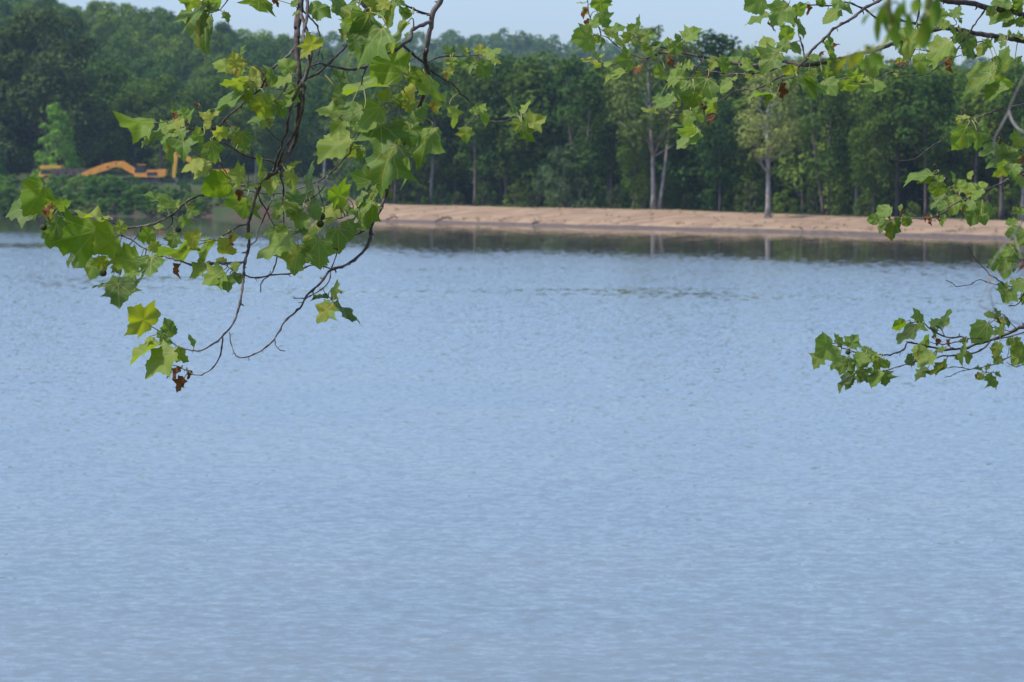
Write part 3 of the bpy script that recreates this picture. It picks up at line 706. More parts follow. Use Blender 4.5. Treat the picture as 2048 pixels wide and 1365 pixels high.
# ------------------------------------------------------------------ foreground sycamores
SCL = 341.0 / 2048.0
TILE = dict(A=(0, 300), B=(200, 200), C=(60, 400), D=(230, 400), E=(230, 580), M=(340, 0), G=(600, 0), H=(600, 180), F=(380, 80), J=(440, 290), K=(440, 400), I=(800, 60),
            a=(1130, 0), b=(1290, 90), c=(1460, 0), d=(1707, 0), e=(1707, 200), f=(1707, 320), g=(1707, 440), h=(1600, 590), i=(1707, 590), S=None)
def src(tile, u, v):
    if TILE[tile] is None: return (u, v)
    x0, y0 = TILE[tile]; return (x0 + u * SCL, y0 + v * SCL)
def dep_left(px, py): return 7.6 + 0.22 * math.sin(px * 0.0075 + 0.6) + 0.18 * math.cos(py * 0.009 + px * 0.004)
def dep_right(px, py): return 8.5 + 0.30 * math.sin(px * 0.006 + 1.0) + 0.25 * math.cos(py * 0.008)
# branch: width at start, width at end (tile px), then points; "X:" picks the tile
LEFT_BRANCHES = """
88 14 M 1600 -70 1575 0 1560 130 1530 350 1520 560 1540 760 1560 960 F 1305 600 1320 700 1300 900 1290 1080 1250 1250 1190 1360 J 800 140 700 295 600 380 490 440 470 520 420 640 380 820 D 1600 300 1610 550 1560 740 1545 900 1520 1150 1470 1350 E 1480 230 1420 400 1290 560 1160 660 1010 735 800 700 680 630 640 560
40 26 M 1650 -70 1655 30 1640 240 1600 420 1660 650 1680 760 1640 870 1600 980 F 1360 510 1370 700 1340 900 1270 1090 1160 1270 J 740 120 690 290
44 26 M 1600 140 1620 300 1700 620 F 1425 300 1400 430 1290 610 1220 790 1180 950 1165 1090 1110 1210 J 740 20 690 150 665 230 640 330 600 385
34 26 M 1570 20 1510 200 1500 330
26 16 J 665 210 590 190 380 150 240 100 B 1830 690 1700 650 1570 560 1430 490 1350 430 1330 360
36 16 M 1500 520 1430 660 1280 780 1150 940 1090 1060 940 1180 850 1280 B 1690 80 1540 190 1470 280 1330 350 1240 345 1100 350 990 320 810 285
18 10 J 490 440 380 460 B 1880 990 1740 1030 1560 940 1450 770
30 24 B 2000 935 1880 1000 1700 1030 1590 1030 1420 1120 1290 1150 1200 1150 1060 1210 960 1290 890 1360 A 1900 870 1700 920 1540 940 1460 965
34 16 D 1560 740 1480 760 1300 755 1150 770 1030 800 880 770 740 720 620 690 490 630 340 580 230 500 80 430
20 12 D 1600 310 1500 310 1400 370 1300 430 1210 500
15 10 A 1700 930 1690 990 1610 1080 1560 1140
14 9 D 710 200 680 280 580 360 490 320
76 13 G 1720 -90 1680 30 1600 150 1570 330 1530 500 1500 720 1540 850 1530 1000 1490 1110 1450 1240 S 815 270 790 330 J 2030 440 1970 660 1890 850 1820 980 K 1800 480 1740 600 1640 700 1500 790 1340 840 1260 920 1200 1010 1050 1140 960 1300 E 2040 380 1930 570 1800 700 1640 790 1480 810 1400 680 1380 510
30 22 G 1560 190 1430 140 1280 70 1160 -20 1060 -90
48 24 G 1550 240 1440 310 1340 370 1340 450 1230 540 1150 610 1020 650 890 680 800 790 620 840 520 830 350 790 230 760 150 790
46 24 G 690 -60 740 40 800 100 780 170 620 450 540 570 420 690 320 790 200 890 50 965
36 30 G 1230 540 1340 640 1450 730 1500 750
26 12 G 1550 820 1700 940 1830 1010 1930 1130 I 700 740 850 870 900 960 930 1020 1060 1085 1140 1105 1370 1075 1480 1010
12 8 I 930 1020 860 1100 790 1160
18 9 I 330 390 440 340 560 320 700 320 870 310 960 300
12 8 I 630 660 720 620 800 575
12 8 I 290 250 210 330 100 380
18 12 G 830 780 760 900 740 1020
24 14 G 20 90 60 160 180 280 240 430 240 600 180 740 150 790
9 6 G 240 600 280 730
10 7 G 190 850 220 900 300 920
24 9 J 1560 100 1510 140 1380 290 1200 430 1000 510 830 570 650 590 480 580 280 540
13 9 J 1320 370 1240 520 1100 640 980 715 800 735
9 6 J 1180 460 1190 560 1240 720
20 14 J 730 320 750 450 765 560 750 700 765 880 760 1000 740 1110
16 10 J 470 560 480 660 550 770 600 880 670 1000 730 1090
16 11 J 640 560 590 730 540 850 490 960 440 1060 435 1150 370 1200
12 8 J 670 690 660 720 620 740
18 14 K 310 900 420 940 600 910 740 895 870 880 1030 810 1170 780 1340 830
16 9 K 690 640 670 770 610 900 500 980 485 1110
16 9 K 1340 600 1410 590 1380 720 1330 850 1320 960 1240 1060 1150 1120 1030 1180 880 1180
24 14 K 1800 330 1700 390 1600 440 1500 510
10 6 K 1240 1060 1260 1120 1300 1160 1340 1200
18 8 E 1300 570 1290 660 1250 820 1180 930 1080 1000 950 1020 860 970 800 945
12 7 E 1930 570 1925 660 1980 720 2048 740
18 9 M 820 -90 700 0 600 120 470 160
9 6 M 600 130 650 165
10 8 A 1450 965 1290 840 1000 790 800 770 680 705 590 650
12 9 F 920 1020 960 1110 1030 1180 1110 1210
15 11 F 1010 740 1080 680 1130 590 1230 420 1265 330
12 8 F 1000 570 1110 600 1200 520 1290 490
7 5 B 1300 230 1240 130 1180 40
12 8 G 1500 1090 1390 1110 1200 1300
9 7 G 1510 900 1430 1080 1470 1130
14 9 J 1900 820 1760 700 1640 800 1500 860 1390 895
10 8 J 1690 800 1600 900 1510 940
8 6 D 1320 800 1440 870 1540 915
"""
RIGHT_BRANCHES = """
95 70 S 2160 60 2048 31 d 1920 140 1750 110 1600 100 1460 50 1320 30 1140 20 1040 -10 900 -70
84 24 S 2160 100 2048 82 d 1900 470 1660 430 1450 400 1250 360 1100 340 1010 350 850 410 680 470 500 520 380 560 260 600 100 640 c 1400 690 1200 740 1050 770 880 785 760 760 660 740 360 785 120 770 b 1000 200 830 170 700 150 560 115 430 100 300 95 220 90 100 130 0 170 a 970 710 860 680
28 12 c 880 785 640 800 360 880 0 890 b 900 330 640 300 560 240 440 230
12 8 a 970 710 930 780 900 800
16 9 a 860 680 760 640 680 600 590 520 480 440 340 430
14 9 a 1280 625 1240 595 1120 560 1010 540 900 500 780 400
12 9 a 860 690 740 730 640 760 550 790 400 740
13 8 a 450 410 420 350 330 260 290 160 270 0 260 -60
15 9 b 700 160 690 220 620 260 600 310
10 7 b 630 300 580 370 560 420
14 9 b 1180 350 1000 370 980 420 890 490
42 10 d 520 -110 330 0 c 1620 100 1470 220 1250 350 1150 450 990 600 900 730 760 850 600 930 440 1010 280 1080 110 1085 b 1000 610 860 700 720 740 500 800 350 850 280 820 210 760 160 700
10 6 b 1300 550 1300 620 1270 660
11 7 b 860 710 850 830 730 900 640 1030
9 6 b 500 800 280 790
20 16 c 905 730 870 560 830 420 800 230 700 80
9 7 c 830 500 700 530 590 620
12 9 c 600 930 640 970 600 1020
10 7 c 640 965 720 940 820 920
34 18 d 1010 350 700 280 500 230 400 240 280 220 200 160 c 1620 110 1540 80 1400 30 1230 70 1100 65 960 60
9 7 c 1030 60 1020 0
30 12 d 800 -60 790 0 780 160 760 300 770 360 720 480 735 590 690 700 700 800 640 860
10 7 d 720 590 800 600 900 620 1070 605
26 8 d 1580 110 1500 230 1400 380 1300 520 1220 650 1130 720 1000 820 890 890 770 915 640 930 520 930
9 7 d 1180 690 1250 680 1320 655
12 8 d 690 700 560 850 400 880 340 940 170 990 0 980 c 1600 980 1440 970
13 8 d 1010 380 1060 350 1130 310 1240 295 1210 230
14 10 d 1650 440 1600 480 1470 515
28 8 S 2120 200 e 2048 50 1980 70 1760 110 1600 170 1420 260 1280 330 1100 460 900 590 730 710 560 735 480 725 340 680 240 590
8 5 e 730 710 735 770
6 4 e 1290 310 1295 200 1285 80
14 8 S 2120 330 e 2048 620 1980 580 1860 530 1740 460 1640 395
38 10 S 2120 315 e 2048 860 1970 890 1780 1000 1640 1060 1530 1120 f 1450 460 1300 490 1200 540 1080 630 970 690 860 710 720 705 560 710 430 710
9 6 f 1640 370 1600 440 1560 510
10 7 f 1780 290 1785 380
10 7 f 1280 480 1230 560 1110 640
9 5 f 1300 440 1200 360 1080 240 1020 180 970 80
22 8 S 2120 560 g 2048 720 1930 800 1720 780 1500 720 1430 770 1280 800 1180 760 1110 720
13 5 g 1850 775 1740 730 1640 660 1570 580 1450 450 1370 310
18 10 S 2120 540 g 2048 890 2020 960 1940 1030 1860 1035
52 10 S 2130 640 i 2048 380 1940 430 1800 490 1690 530 1560 575 1450 600 1370 640 1260 650 1100 660 940 630 780 595 640 575 620 640 560 680 400 720 250 710 100 690 0 690 h 560 655 500 640
20 8 S 2120 655 i 2048 450 1950 480 1800 520 1640 540 1480 520 1370 540 1220 575 1070 595 920 575
20 10 i 1370 530 1300 500 1190 520 1070 495 1000 450 900 390 820 330 680 330
9 7 i 1130 495 1060 430
26 12 i 1640 560 1590 620 1520 670 1400 710 1200 730 1070 735 900 780 700 815 550 860 400 905 240 930
26 8 S 2120 690 i 2048 660 1960 690 1850 760 1740 820 1600 860 1450 890 1280 920 1170 970 1100 990
11 7 i 1400 905 1230 865 1140 880 1070 865
9 7 i 960 840 900 790 860 760
7 5 i 1540 880 1560 930 1680 935
11 7 i 1950 400 1880 330 1820 260
12 8 i 1900 405 1760 410 1640 390
8 6 i 1640 390 1615 350 1700 305
12 8 S 2100 730 i 2048 840 1930 860 1840 810
8 6 i 1860 740 1870 620
14 9 S 2120 420 f 2048 570 1960 580
16 10 S 2120 500 f 2048 900 1960 1000 1900 1040
"""
# leaf: base u v, tip u v, visible width, tone (0 blue green .. 1 yellow), then u underside, d dead, n narrow, r round, bX browned
LEFT_LEAVES = """
A|535 455 312 715 480 .62 u|440 690 75 730 320 .30|680 700 845 640 150 .55|600 660 560 830 130 .8 b6|650 780 720 1060 190 .35|600 920 630 1165 190 .5|800 820 800 930 110 .7|1145 965 655 1120 600 .6 u|1400 1035 1150 1180 480 .7 u|1290 840 920 755 100 .8|1450 1000 1440 840 150 .85
C|1300 705 1000 760 330 .68 u|1460 690 1470 910 350 .4|1490 405 1310 480 230 .6 u|1470 520 1530 630 140 .8|1750 400 1700 590 210 .3|2030 490 1850 420 210 .95 u|2000 545 1530 680 130 .45|1790 230 1930 290 160 .6|1900 110 2040 170 180 .35|1930 50 1930 135 90 0 d|1800 780 1750 905 90 0 d|650 660 560 800 240 .3|790 720 700 940 200 .45|860 680 880 870 180 .85 u|570 630 440 785 90 .15|1000 780 1090 890 130 .25|1270 1000 930 1000 160 .3|1060 1000 1100 1280 400 .32|1400 850 1230 1140 70 .25|1330 880 1110 900 70 .5|920 1010 750 1035 40 .3
D|1300 850 1060 1000 270 .65 u|1330 920 1360 1100 200 .45|1400 900 1540 1000 110 .25|1080 780 890 920 190 .7|1200 500 970 850 120 .6|1350 560 1340 700 230 .92|1340 560 1270 490 150 .85|1420 410 1420 500 110 .95 b4|1400 470 1380 585 110 0 d|1430 750 1460 850 130 .7|1330 770 1220 710 90 .9|1600 470 1600 390 100 .75|480 330 580 300 90 .75|1590 -20 1510 205 390 .35|1950 380 1790 420 110 .35
B|645 275 198 250 280 .6 u|930 350 545 450 230 .55|620 470 490 540 90 .65|860 440 860 750 200 .5|1010 470 1020 660 330 .38|960 350 1000 470 170 .45|1230 430 1110 450 200 .6|950 170 870 270 90 0 d|1050 200 930 130 150 .5|1010 240 790 330 120 .75 b3|880 190 870 30 50 .2 n|1075 280 1090 110 60 .4 n|1350 230 1190 160 130 .95|1380 190 1460 130 70 .9|1330 300 1230 280 130 .9|1350 230 1280 150 110 1|1180 90 1150 35 50 0 d|1380 440 1540 330 150 .85|1600 320 1600 560 150 .25|1700 380 1720 580 240 .32|1330 500 1400 740 240 .42|1260 590 1125 590 90 .2|1340 640 1220 700 80 .15|1240 770 985 800 170 .85|1330 770 1150 950 180 .8|1545 1000 1235 1080 270 .6 u|1740 890 1560 900 220 .8|1690 1020 1570 960 110 .75|1530 1060 1530 1150 150 .6|1910 1000 1910 650 60 .5 n|2000 880 1900 940 70 .85|1640 1090 1690 1180 80 0 d|1640 1170 1500 1200 120 .3|1890 1040 1720 1060 70 .35|760 1240 530 1110 110 .35|760 1260 690 1340 110 .5|910 1290 735 1120 120 .45|920 1300 960 1200 60 .7
F|510 370 320 260 150 .75|540 330 520 165 170 .97 b5|600 260 570 440 130 .8 b3|650 330 640 250 80 .9 b6|620 220 640 70 55 .35 n|730 350 830 370 80 .95 b2|690 500 410 540 130 .8|850 460 650 480 200 .85|660 590 320 775 160 .45|640 670 320 845 130 .6|720 600 650 740 120 .75|890 670 880 930 330 .62|1220 400 1100 250 190 .6|1210 440 1010 540 130 .55|990 560 950 330 120 .5|900 450 850 410 60 0 d|900 500 915 570 40 0 d|1030 740 1120 910 180 .4|980 930 720 960 150 .3|900 970 870 1060 90 .65|1280 560 1150 800 180 .45|1490 120 1440 -20 230 .92|1430 120 1320 190 110 .92|1250 570 1150 600 50 .25|1850 510 1730 370 90 .35|1840 560 1800 490 50 .4|1800 640 1760 560 80 .5|1790 640 1760 770 150 .2|990 950 950 1060 90 .2|620 1260 700 1360 130 .2
G|120 80 345 160 190 .5|400 -60 550 235 170 .35|680 0 530 110 80 .4|700 80 545 340 200 .45|740 200 600 200 100 .3|830 185 660 465 430 .32|600 340 520 480 140 .35|690 430 620 590 190 .38|1000 335 690 700 420 .42|1290 280 1090 600 110 .75|1235 880 885 615 470 .7 u|1050 1020 500 1090 150 .7|1270 890 1470 950 150 .3|1510 900 1680 1190 190 .7 u|1370 1110 1230 1090 240 .9 u|900 -40 840 180 260 .45|1050 0 950 110 150 .9 u|1130 40 1050 330 160 .4|1060 100 960 200 120 .4|1340 170 1200 110 100 .5|1330 180 1240 240 80 .5|1100 0 1250 40 90 .4|1300 400 1260 460 50 .2|1640 1190 1620 1350 140 .75 b3
H|480 310 240 225 190 .7|560 360 380 510 220 .65|740 250 480 300 230 .42|970 205 720 440 300 .6|970 415 1000 715 460 .35|1145 650 905 1150 470 .38|1180 560 1340 1060 110 .5|1310 385 1330 620 270 .42|1320 385 1440 240 150 .42|1590 450 1420 865 250 .48|1280 610 1420 800 180 .15|605 570 255 800 300 .7|700 690 560 800 140 .2|750 690 720 840 120 .35|850 1100 640 1030 230 .38|560 1300 360 1230 300 .62 u|970 1140 1080 1280 70 .4|930 1170 850 1330 100 .5|1800 200 1880 400 120 .8|1180 350 1180 490 150 .5 b2|1290 140 1310 260 130 .6 b3|1350 150 1480 350 200 .15|1090 90 940 60 130 .85|1130 80 1220 180 130 .55|700 430 600 440 110 .35
J|830 300 880 510 140 .8|830 310 930 195 70 .85|1060 580 1070 240 120 .25|1010 650 810 590 140 .42|1100 560 1090 750 90 .2|640 330 640 530 170 .28|600 440 600 550 180 .75|740 720 630 860 130 .6|700 790 690 890 110 .8|760 700 980 780 130 .75|850 760 900 900 150 .7|990 780 870 880 120 .75|1050 850 920 980 180 .55|1110 720 1180 880 140 .5|1420 760 1100 1000 240 .85|1830 690 1700 990 260 .42|1830 680 1650 960 60 .7|1480 760 1640 850 100 .4|1410 1000 1430 1260 290 .33|1500 920 1580 1100 170 .45|1050 1060 890 1040 80 .35|690 970 800 1100 120 .65|1860 500 1850 660 80 .4|1760 580 1630 730 80 .3
K|860 440 510 660 250 .65|940 540 900 850 330 .5|1180 480 1200 780 320 .6|1110 340 1060 560 170 .5|1270 720 1230 790 70 .3|1640 330 1760 350 70 .6|1350 1200 1380 985 90 .75 b3|1340 1240 1200 1450 230 .6 b2|1380 1250 1640 1450 90 .3|1290 1180 1110 1180 40 .2|1385 1080 1460 1115 25 .2
E|440 440 200 230 430 .8 u|650 560 620 350 150 .38|600 570 600 720 160 .4|580 560 510 490 110 .4|520 660 180 855 130 .7|710 740 370 1030 330 .68|720 735 870 860 160 .6|640 930 650 1060 50 .4|945 690 900 540 60 .45 n|790 950 690 1040 110 0 d|870 970 880 1060 70 0 d|830 1060 740 1195 170 0 d|410 570 350 630 40 .95
M|340 40 80 5 130 .6|450 -40 560 105 280 .45|440 20 120 305 150 .42|260 150 45 240 160 .5|460 190 370 600 320 .2|400 140 310 440 200 .25|370 20 280 50 90 .9|560 110 400 90 120 .35|660 150 700 270 90 .4|1080 -30 1020 135 370 .3|1230 0 1300 60 90 0 d|1530 10 1450 75 90 .4|1540 150 1460 180 50 .4
I|640 320 520 180 130 .33|630 330 620 470 150 .65|600 320 570 390 60 0 d|820 310 690 210 100 .25|790 290 800 215 70 .8|960 290 960 170 140 .93 b5|1010 340 1195 220 150 .6|1100 370 1210 400 90 .7|920 400 700 430 180 .32|930 395 1070 550 200 .3|930 400 970 490 80 0 d|600 460 560 600 130 .5 b2|950 980 840 960 120 .5|960 980 1050 1140 120 .6|960 980 1030 885 90 .65|790 1170 790 1350 190 .6 b2|1410 1040 1300 825 60 .3 n|1470 1000 1545 850 80 .7|1420 1040 1230 1020 70 .1|1470 1030 1580 1050 60 .15|1530 1160 1740 1050 250 .88|1450 1080 1400 1230 170 .5|1480 1150 1590 1355 150 .42
"""
RIGHT_LEAVES = """
a|420 -30 440 130 230 .42|400 160 520 330 230 .5|270 90 200 210 80 .9 b5|220 40 140 35 25 .9|300 240 260 325 85 0 d|340 430 110 500 340 .55|300 330 110 380 90 .4|330 330 390 210 120 .55|460 370 700 510 140 .7|570 360 720 310 110 .45|430 450 445 580 50 .3|400 430 370 530 80 .5|770 400 720 520 160 .75|770 390 850 300 130 .7|890 400 900 180 60 .3|1000 360 950 540 180 .38|810 480 900 540 80 .5|960 520 960 620 110 .6|1020 560 1080 710 60 .5|1050 600 1150 490 90 .4|1280 520 1390 650 180 .42|1290 520 1170 520 100 .5|1370 500 1340 400 90 .38|1440 480 1630 340 190 .6|810 715 630 740 270 .5|910 800 820 890 90 .5 b6|720 860 470 950 110 .6|400 710 330 610 70 .4|415 690 470 645 35 .8|390 740 200 700 80 .85|430 770 350 800 60 .7|480 800 550 740 70 .6|1270 650 1265 810 70 0 d|1190 850 1080 930 190 .75|1370 950 1220 880 240 .6|1400 820 1380 1070 200 .5|1370 820 1360 740 50 .65|1540 800 1420 790 100 .75|1450 760 1450 710 50 .6|1580 860 1610 960 80 .7 b4|1740 890 1710 930 50 0 d|1240 1000 1250 1080 50 .2|1530 1000 1340 1150 130 .38|1710 945 1590 1250 340 .32|1550 1110 1500 1290 230 .45|1390 1090 1270 1140 90 .45|1370 1280 1360 1160 65 .65|1830 700 1740 840 170 .75|1870 690 1940 900 180 .4|1990 980 1870 1060 120 .6|1320 1190 1090 1300 150 .42|1100 1230 1120 1110 50 .25|1110 1230 1040 1225 30 .5|1030 1330 900 1300 50 .8|1030 1340 1130 1370 60 .7|1770 1240 1830 1170 60 .6
b|990 250 1150 130 130 .42|1160 190 1290 200 110 .5|1160 270 1370 310 90 .65|1210 360 1300 410 80 .75 b4|1610 85 1380 310 300 .35|1030 450 900 560 130 .6|1820 290 1640 310 120 .88|1960 310 1850 390 50 .2|1970 320 1980 430 100 .85|1850 400 1740 500 60 .3|1530 520 1420 430 80 .4|1500 590 1170 630 50 .5|1510 590 1420 600 70 .5|1570 600 1420 730 90 .38|1650 470 1660 640 120 0 d|1100 390 1030 420 50 .7|700 660 860 680 50 .5|700 670 700 780 30 0 d|840 700 740 840 140 .65|650 800 700 880 60 0 d|840 860 760 935 80 0 d|540 800 460 960 170 .55|560 790 690 920 170 .6|500 980 290 970 40 .2|600 990 400 1080 140 .42|640 1030 405 1250 240 .42|350 840 305 880 40 .6
c|400 -20 180 120 300 .48|450 170 170 290 120 .4|690 60 500 300 330 .52|800 60 860 190 200 .42|920 60 950 155 80 0 d|450 290 540 355 50 0 d|650 290 620 360 50 0 d|620 300 770 370 60 .4|750 190 760 330 60 .6|700 490 620 370 210 .55|540 520 320 620 160 .7|700 520 560 600 150 .42|720 550 860 630 120 .45|790 250 880 465 110 .42 b3|1110 0 1080 80 120 .5|1310 115 1120 270 160 .5|1300 0 1290 110 170 .4|1340 90 1480 150 110 .42|1200 640 1190 430 120 .42|1200 620 1280 530 60 0 d|960 700 1080 690 100 .42|1080 690 1120 620 45 0 d|1230 810 1240 630 180 .5|1190 800 1160 1000 160 .65|1210 800 1310 960 160 .5|1040 820 1030 980 100 .25|830 930 1060 1200 220 .45|830 930 1170 1110 60 .4|1140 970 1250 1140 260 .38|1310 990 1520 1080 120 .45|1600 930 1390 880 110 .65|1740 970 1720 1115 270 .5|1640 1010 1510 1030 60 .7|1670 950 1600 950 60 .9|1740 660 1700 940 200 .55|2030 880 1960 890 70 .75|350 680 260 590 110 .5
d|740 350 620 720 290 .62|610 750 490 740 110 .6 b7|790 650 800 890 160 .55|1140 490 900 760 260 .65|1120 560 960 820 200 .6|1170 560 1120 780 150 .5|1300 390 1440 690 240 .38|1260 400 1200 540 120 .42|1310 600 1400 690 100 .35|1590 520 1500 680 130 .45|1580 510 1680 560 130 .62|1500 680 1445 700 30 0 d|1170 720 1150 850 40 0 d|1180 310 1240 420 80 .55|1180 200 1050 190 70 .3|1200 210 1270 70 120 .4|1250 220 1310 285 60 .3|1020 270 1060 100 130 .5|1030 320 1150 260 130 .65 b2|1690 780 1380 860 200 .5|1780 860 1830 560 200 .45|1940 800 2005 670 70 .42|1660 900 1340 1140 200 .33|1690 930 1910 1030 130 .5|1840 1060 1570 1190 140 .38|1820 440 1690 480 100 .35|1820 500 1760 580 60 .2|1700 110 1600 180 130 .45|1900 170 1640 290 180 .5|1900 60 1660 40 150 .42|2000 60 1960 130 150 .5|2040 20 1900 10 120 .4|1930 230 1790 320 110 .45|1960 230 2040 320 130 .6|1840 200 1830 290 90 .25|1860 430 1880 360 60 .5|2040 470 1890 430 90 .25
e|1370 320 1210 595 310 .38|1480 390 1500 600 190 .4|1500 290 1640 380 120 .35|1300 200 1240 270 90 .9|1300 210 1400 190 60 .9|1740 475 1770 550 70 0 d|1720 520 1530 680 120 .42|1990 650 1600 760 170 .45|1930 660 1700 790 200 .5|1850 760 1700 930 170 .42|1900 780 1900 930 200 .42|2000 440 1870 460 150 .55|2010 450 1980 600 130 .75|1840 540 1700 640 110 .6|1970 580 1840 610 80 .5|2040 690 1965 760 70 0 d|2010 870 2030 960 60 0 d|1970 920 2040 1050 120 .55|950 890 610 930 120 .45|930 890 760 980 150 .55|1080 960 970 930 100 .65|1030 990 1000 1170 220 .38|1230 1070 1180 860 80 .45|1250 1100 1330 960 150 .6|1300 1020 1220 960 100 .6|1450 1010 1370 1170 120 .65|1400 950 1430 850 60 .75 b2|1490 1050 1610 1000 90 .7 b3|1560 1070 1380 1170 90 .4|1550 1080 1420 1210 110 .55|1100 1130 930 1300 90 .1|1150 1150 1110 1260 140 .28|1130 1090 1210 1150 80 .25|1110 1230 1010 1310 110 .4|1260 1170 1150 1380 180 .5
f|1460 600 1400 790 220 .3|1560 515 1500 690 190 .32|1570 520 1690 650 130 .55|1540 660 1570 770 150 .55|1440 500 1320 590 120 .4|1310 570 1280 625 35 0 d|915 675 860 735 45 0 d|940 685 920 770 40 0 d|1020 680 1020 735 25 0 d|1090 660 1050 795 60 .5|640 700 650 805 130 .42|300 700 170 740 150 .55|440 570 270 730 150 .42|500 740 440 960 210 .25|500 700 560 780 90 .55|420 740 290 860 90 .2|560 610 570 530 50 .4 n|570 600 590 660 35 0 d|590 660 660 690 50 .5|310 610 285 555 40 .3|1960 740 1825 770 100 .5|2040 870 1830 900 210 .5|2040 920 1960 1060 130 .42|1900 1040 1780 1150 140 .55|1940 570 1910 610 55 .9|2040 590 1970 650 90 .45
g|1830 485 1610 570 270 .5|1830 490 1800 710 150 .45|1840 480 1960 480 90 .55|1900 520 1920 630 100 .3|2010 480 2020 595 55 0 d|2030 440 1950 400 90 .45|1850 850 1760 990 300 .42|1860 850 1950 960 150 .42|1840 850 1740 760 130 .45|2050 740 1870 880 130 .45|2040 720 1960 790 100 .5|1940 740 1870 760 80 .85|2040 890 2030 1020 60 .3
h|385 590 190 700 330 .55|370 580 190 540 110 .5|280 700 150 870 170 .35|480 620 420 460 120 .45 b3|600 630 690 480 190 .45|590 590 520 600 60 .25|800 700 830 610 180 .4|440 650 400 810 120 .3|570 760 470 950 200 .35|590 770 650 940 150 .4|780 720 650 850 160 .5|450 820 360 885 80 .5|940 750 780 740 110 .75|860 790 670 890 130 .4|970 760 900 900 180 .6|650 950 450 1140 70 .2|640 970 530 1120 110 .3|700 920 850 1040 150 .3|780 900 680 1040 130 .28|1010 920 1030 1090 190 .28|980 930 840 1105 110 .38|1020 790 1070 880 90 .5|880 900 790 940 70 .5|1260 330 1110 400 140 .6 u|1430 330 1400 160 140 .45|1410 370 1180 575 130 .18|1410 360 1530 430 90 .42|1580 390 1620 520 80 .22|1580 370 1680 290 90 .4|1620 360 1700 420 60 .45|1720 390 1790 180 70 .35|1450 620 1540 480 110 .4|1480 620 1400 790 140 .45|1370 780 1260 800 150 .25|1600 700 1420 860 170 .65|1530 890 1380 1030 110 .35|1750 790 1535 980 120 .2|1710 850 1610 960 60 .42|1740 640 1620 700 70 .35|1410 620 1355 650 50 .85|1690 545 1640 595 60 0 d|1600 490 1610 530 30 0 d|1800 540 1790 620 50 0 d
i|1610 350 1430 560 290 .5|1800 430 1660 470 100 .5|1370 540 1260 560 80 .25|1350 565 1265 830 30 .5 n|1300 730 1215 760 80 .5|1350 690 1390 830 110 .35|1750 580 1690 740 140 .4|1760 740 1690 840 130 .35|1920 530 1990 610 120 .55 b3|1920 540 1840 600 90 .5|2040 600 1900 720 200 .48|2040 700 1900 830 170 .5|1690 250 1570 220 90 .38|1760 260 1700 160 80 .4|1750 240 1740 325 50 0 d|1810 280 1770 410 100 .25|1820 280 1870 400 70 .25|1530 900 1440 870 60 .4|1640 840 1580 910 50 .4|1600 970 1720 1130 150 .38|1560 960 1490 1010 90 .6|1520 950 1470 1005 50 0 d|1700 945 1770 985 60 .4
"""
LEFT_BALLS = 'C 165 330 40|C 878 880 44|D 1125 780 45|B 1625 445 30|J 1025 855 34|J 1225 860 42|J 1205 950 46|I 875 540 16|D 760 360 34'
RIGHT_BALLS = 'f 975 65 17|h 575 690 30'

# ---- one leaf blade: outline with lobes and teeth, three rings, bent in space
OUT_SHARP = [(0.0, 0.02), (-0.05, 0.10), (-0.03, 0.24), (0.02, 0.40), (0.03, 0.56), (0.13, 0.50), (0.22, 0.47), (0.32, 0.55), (0.44, 0.76), (0.50, 0.56), (0.55, 0.43), (0.59, 0.33), (0.69, 0.33), (0.78, 0.32), (0.83, 0.20), (0.91, 0.10), (1.0, 0.0)]
OUT_ROUND = [(0.0, 0.02), (-0.06, 0.10), (-0.05, 0.26), (0.03, 0.40), (0.12, 0.50), (0.20, 0.53), (0.31, 0.53), (0.42, 0.57), (0.50, 0.58), (0.56, 0.51), (0.64, 0.44), (0.72, 0.40), (0.79, 0.34), (0.85, 0.25), (0.91, 0.17), (0.95, 0.08), (1.0, 0.0)]
OUT_SLIM = [(0.0, 0.02), (0.02, 0.10), (0.10, 0.22), (0.20, 0.33), (0.30, 0.38), (0.40, 0.42), (0.48, 0.40), (0.56, 0.36), (0.66, 0.32), (0.75, 0.25), (0.84, 0.17), (0.92, 0.08), (1.0, 0.0)]
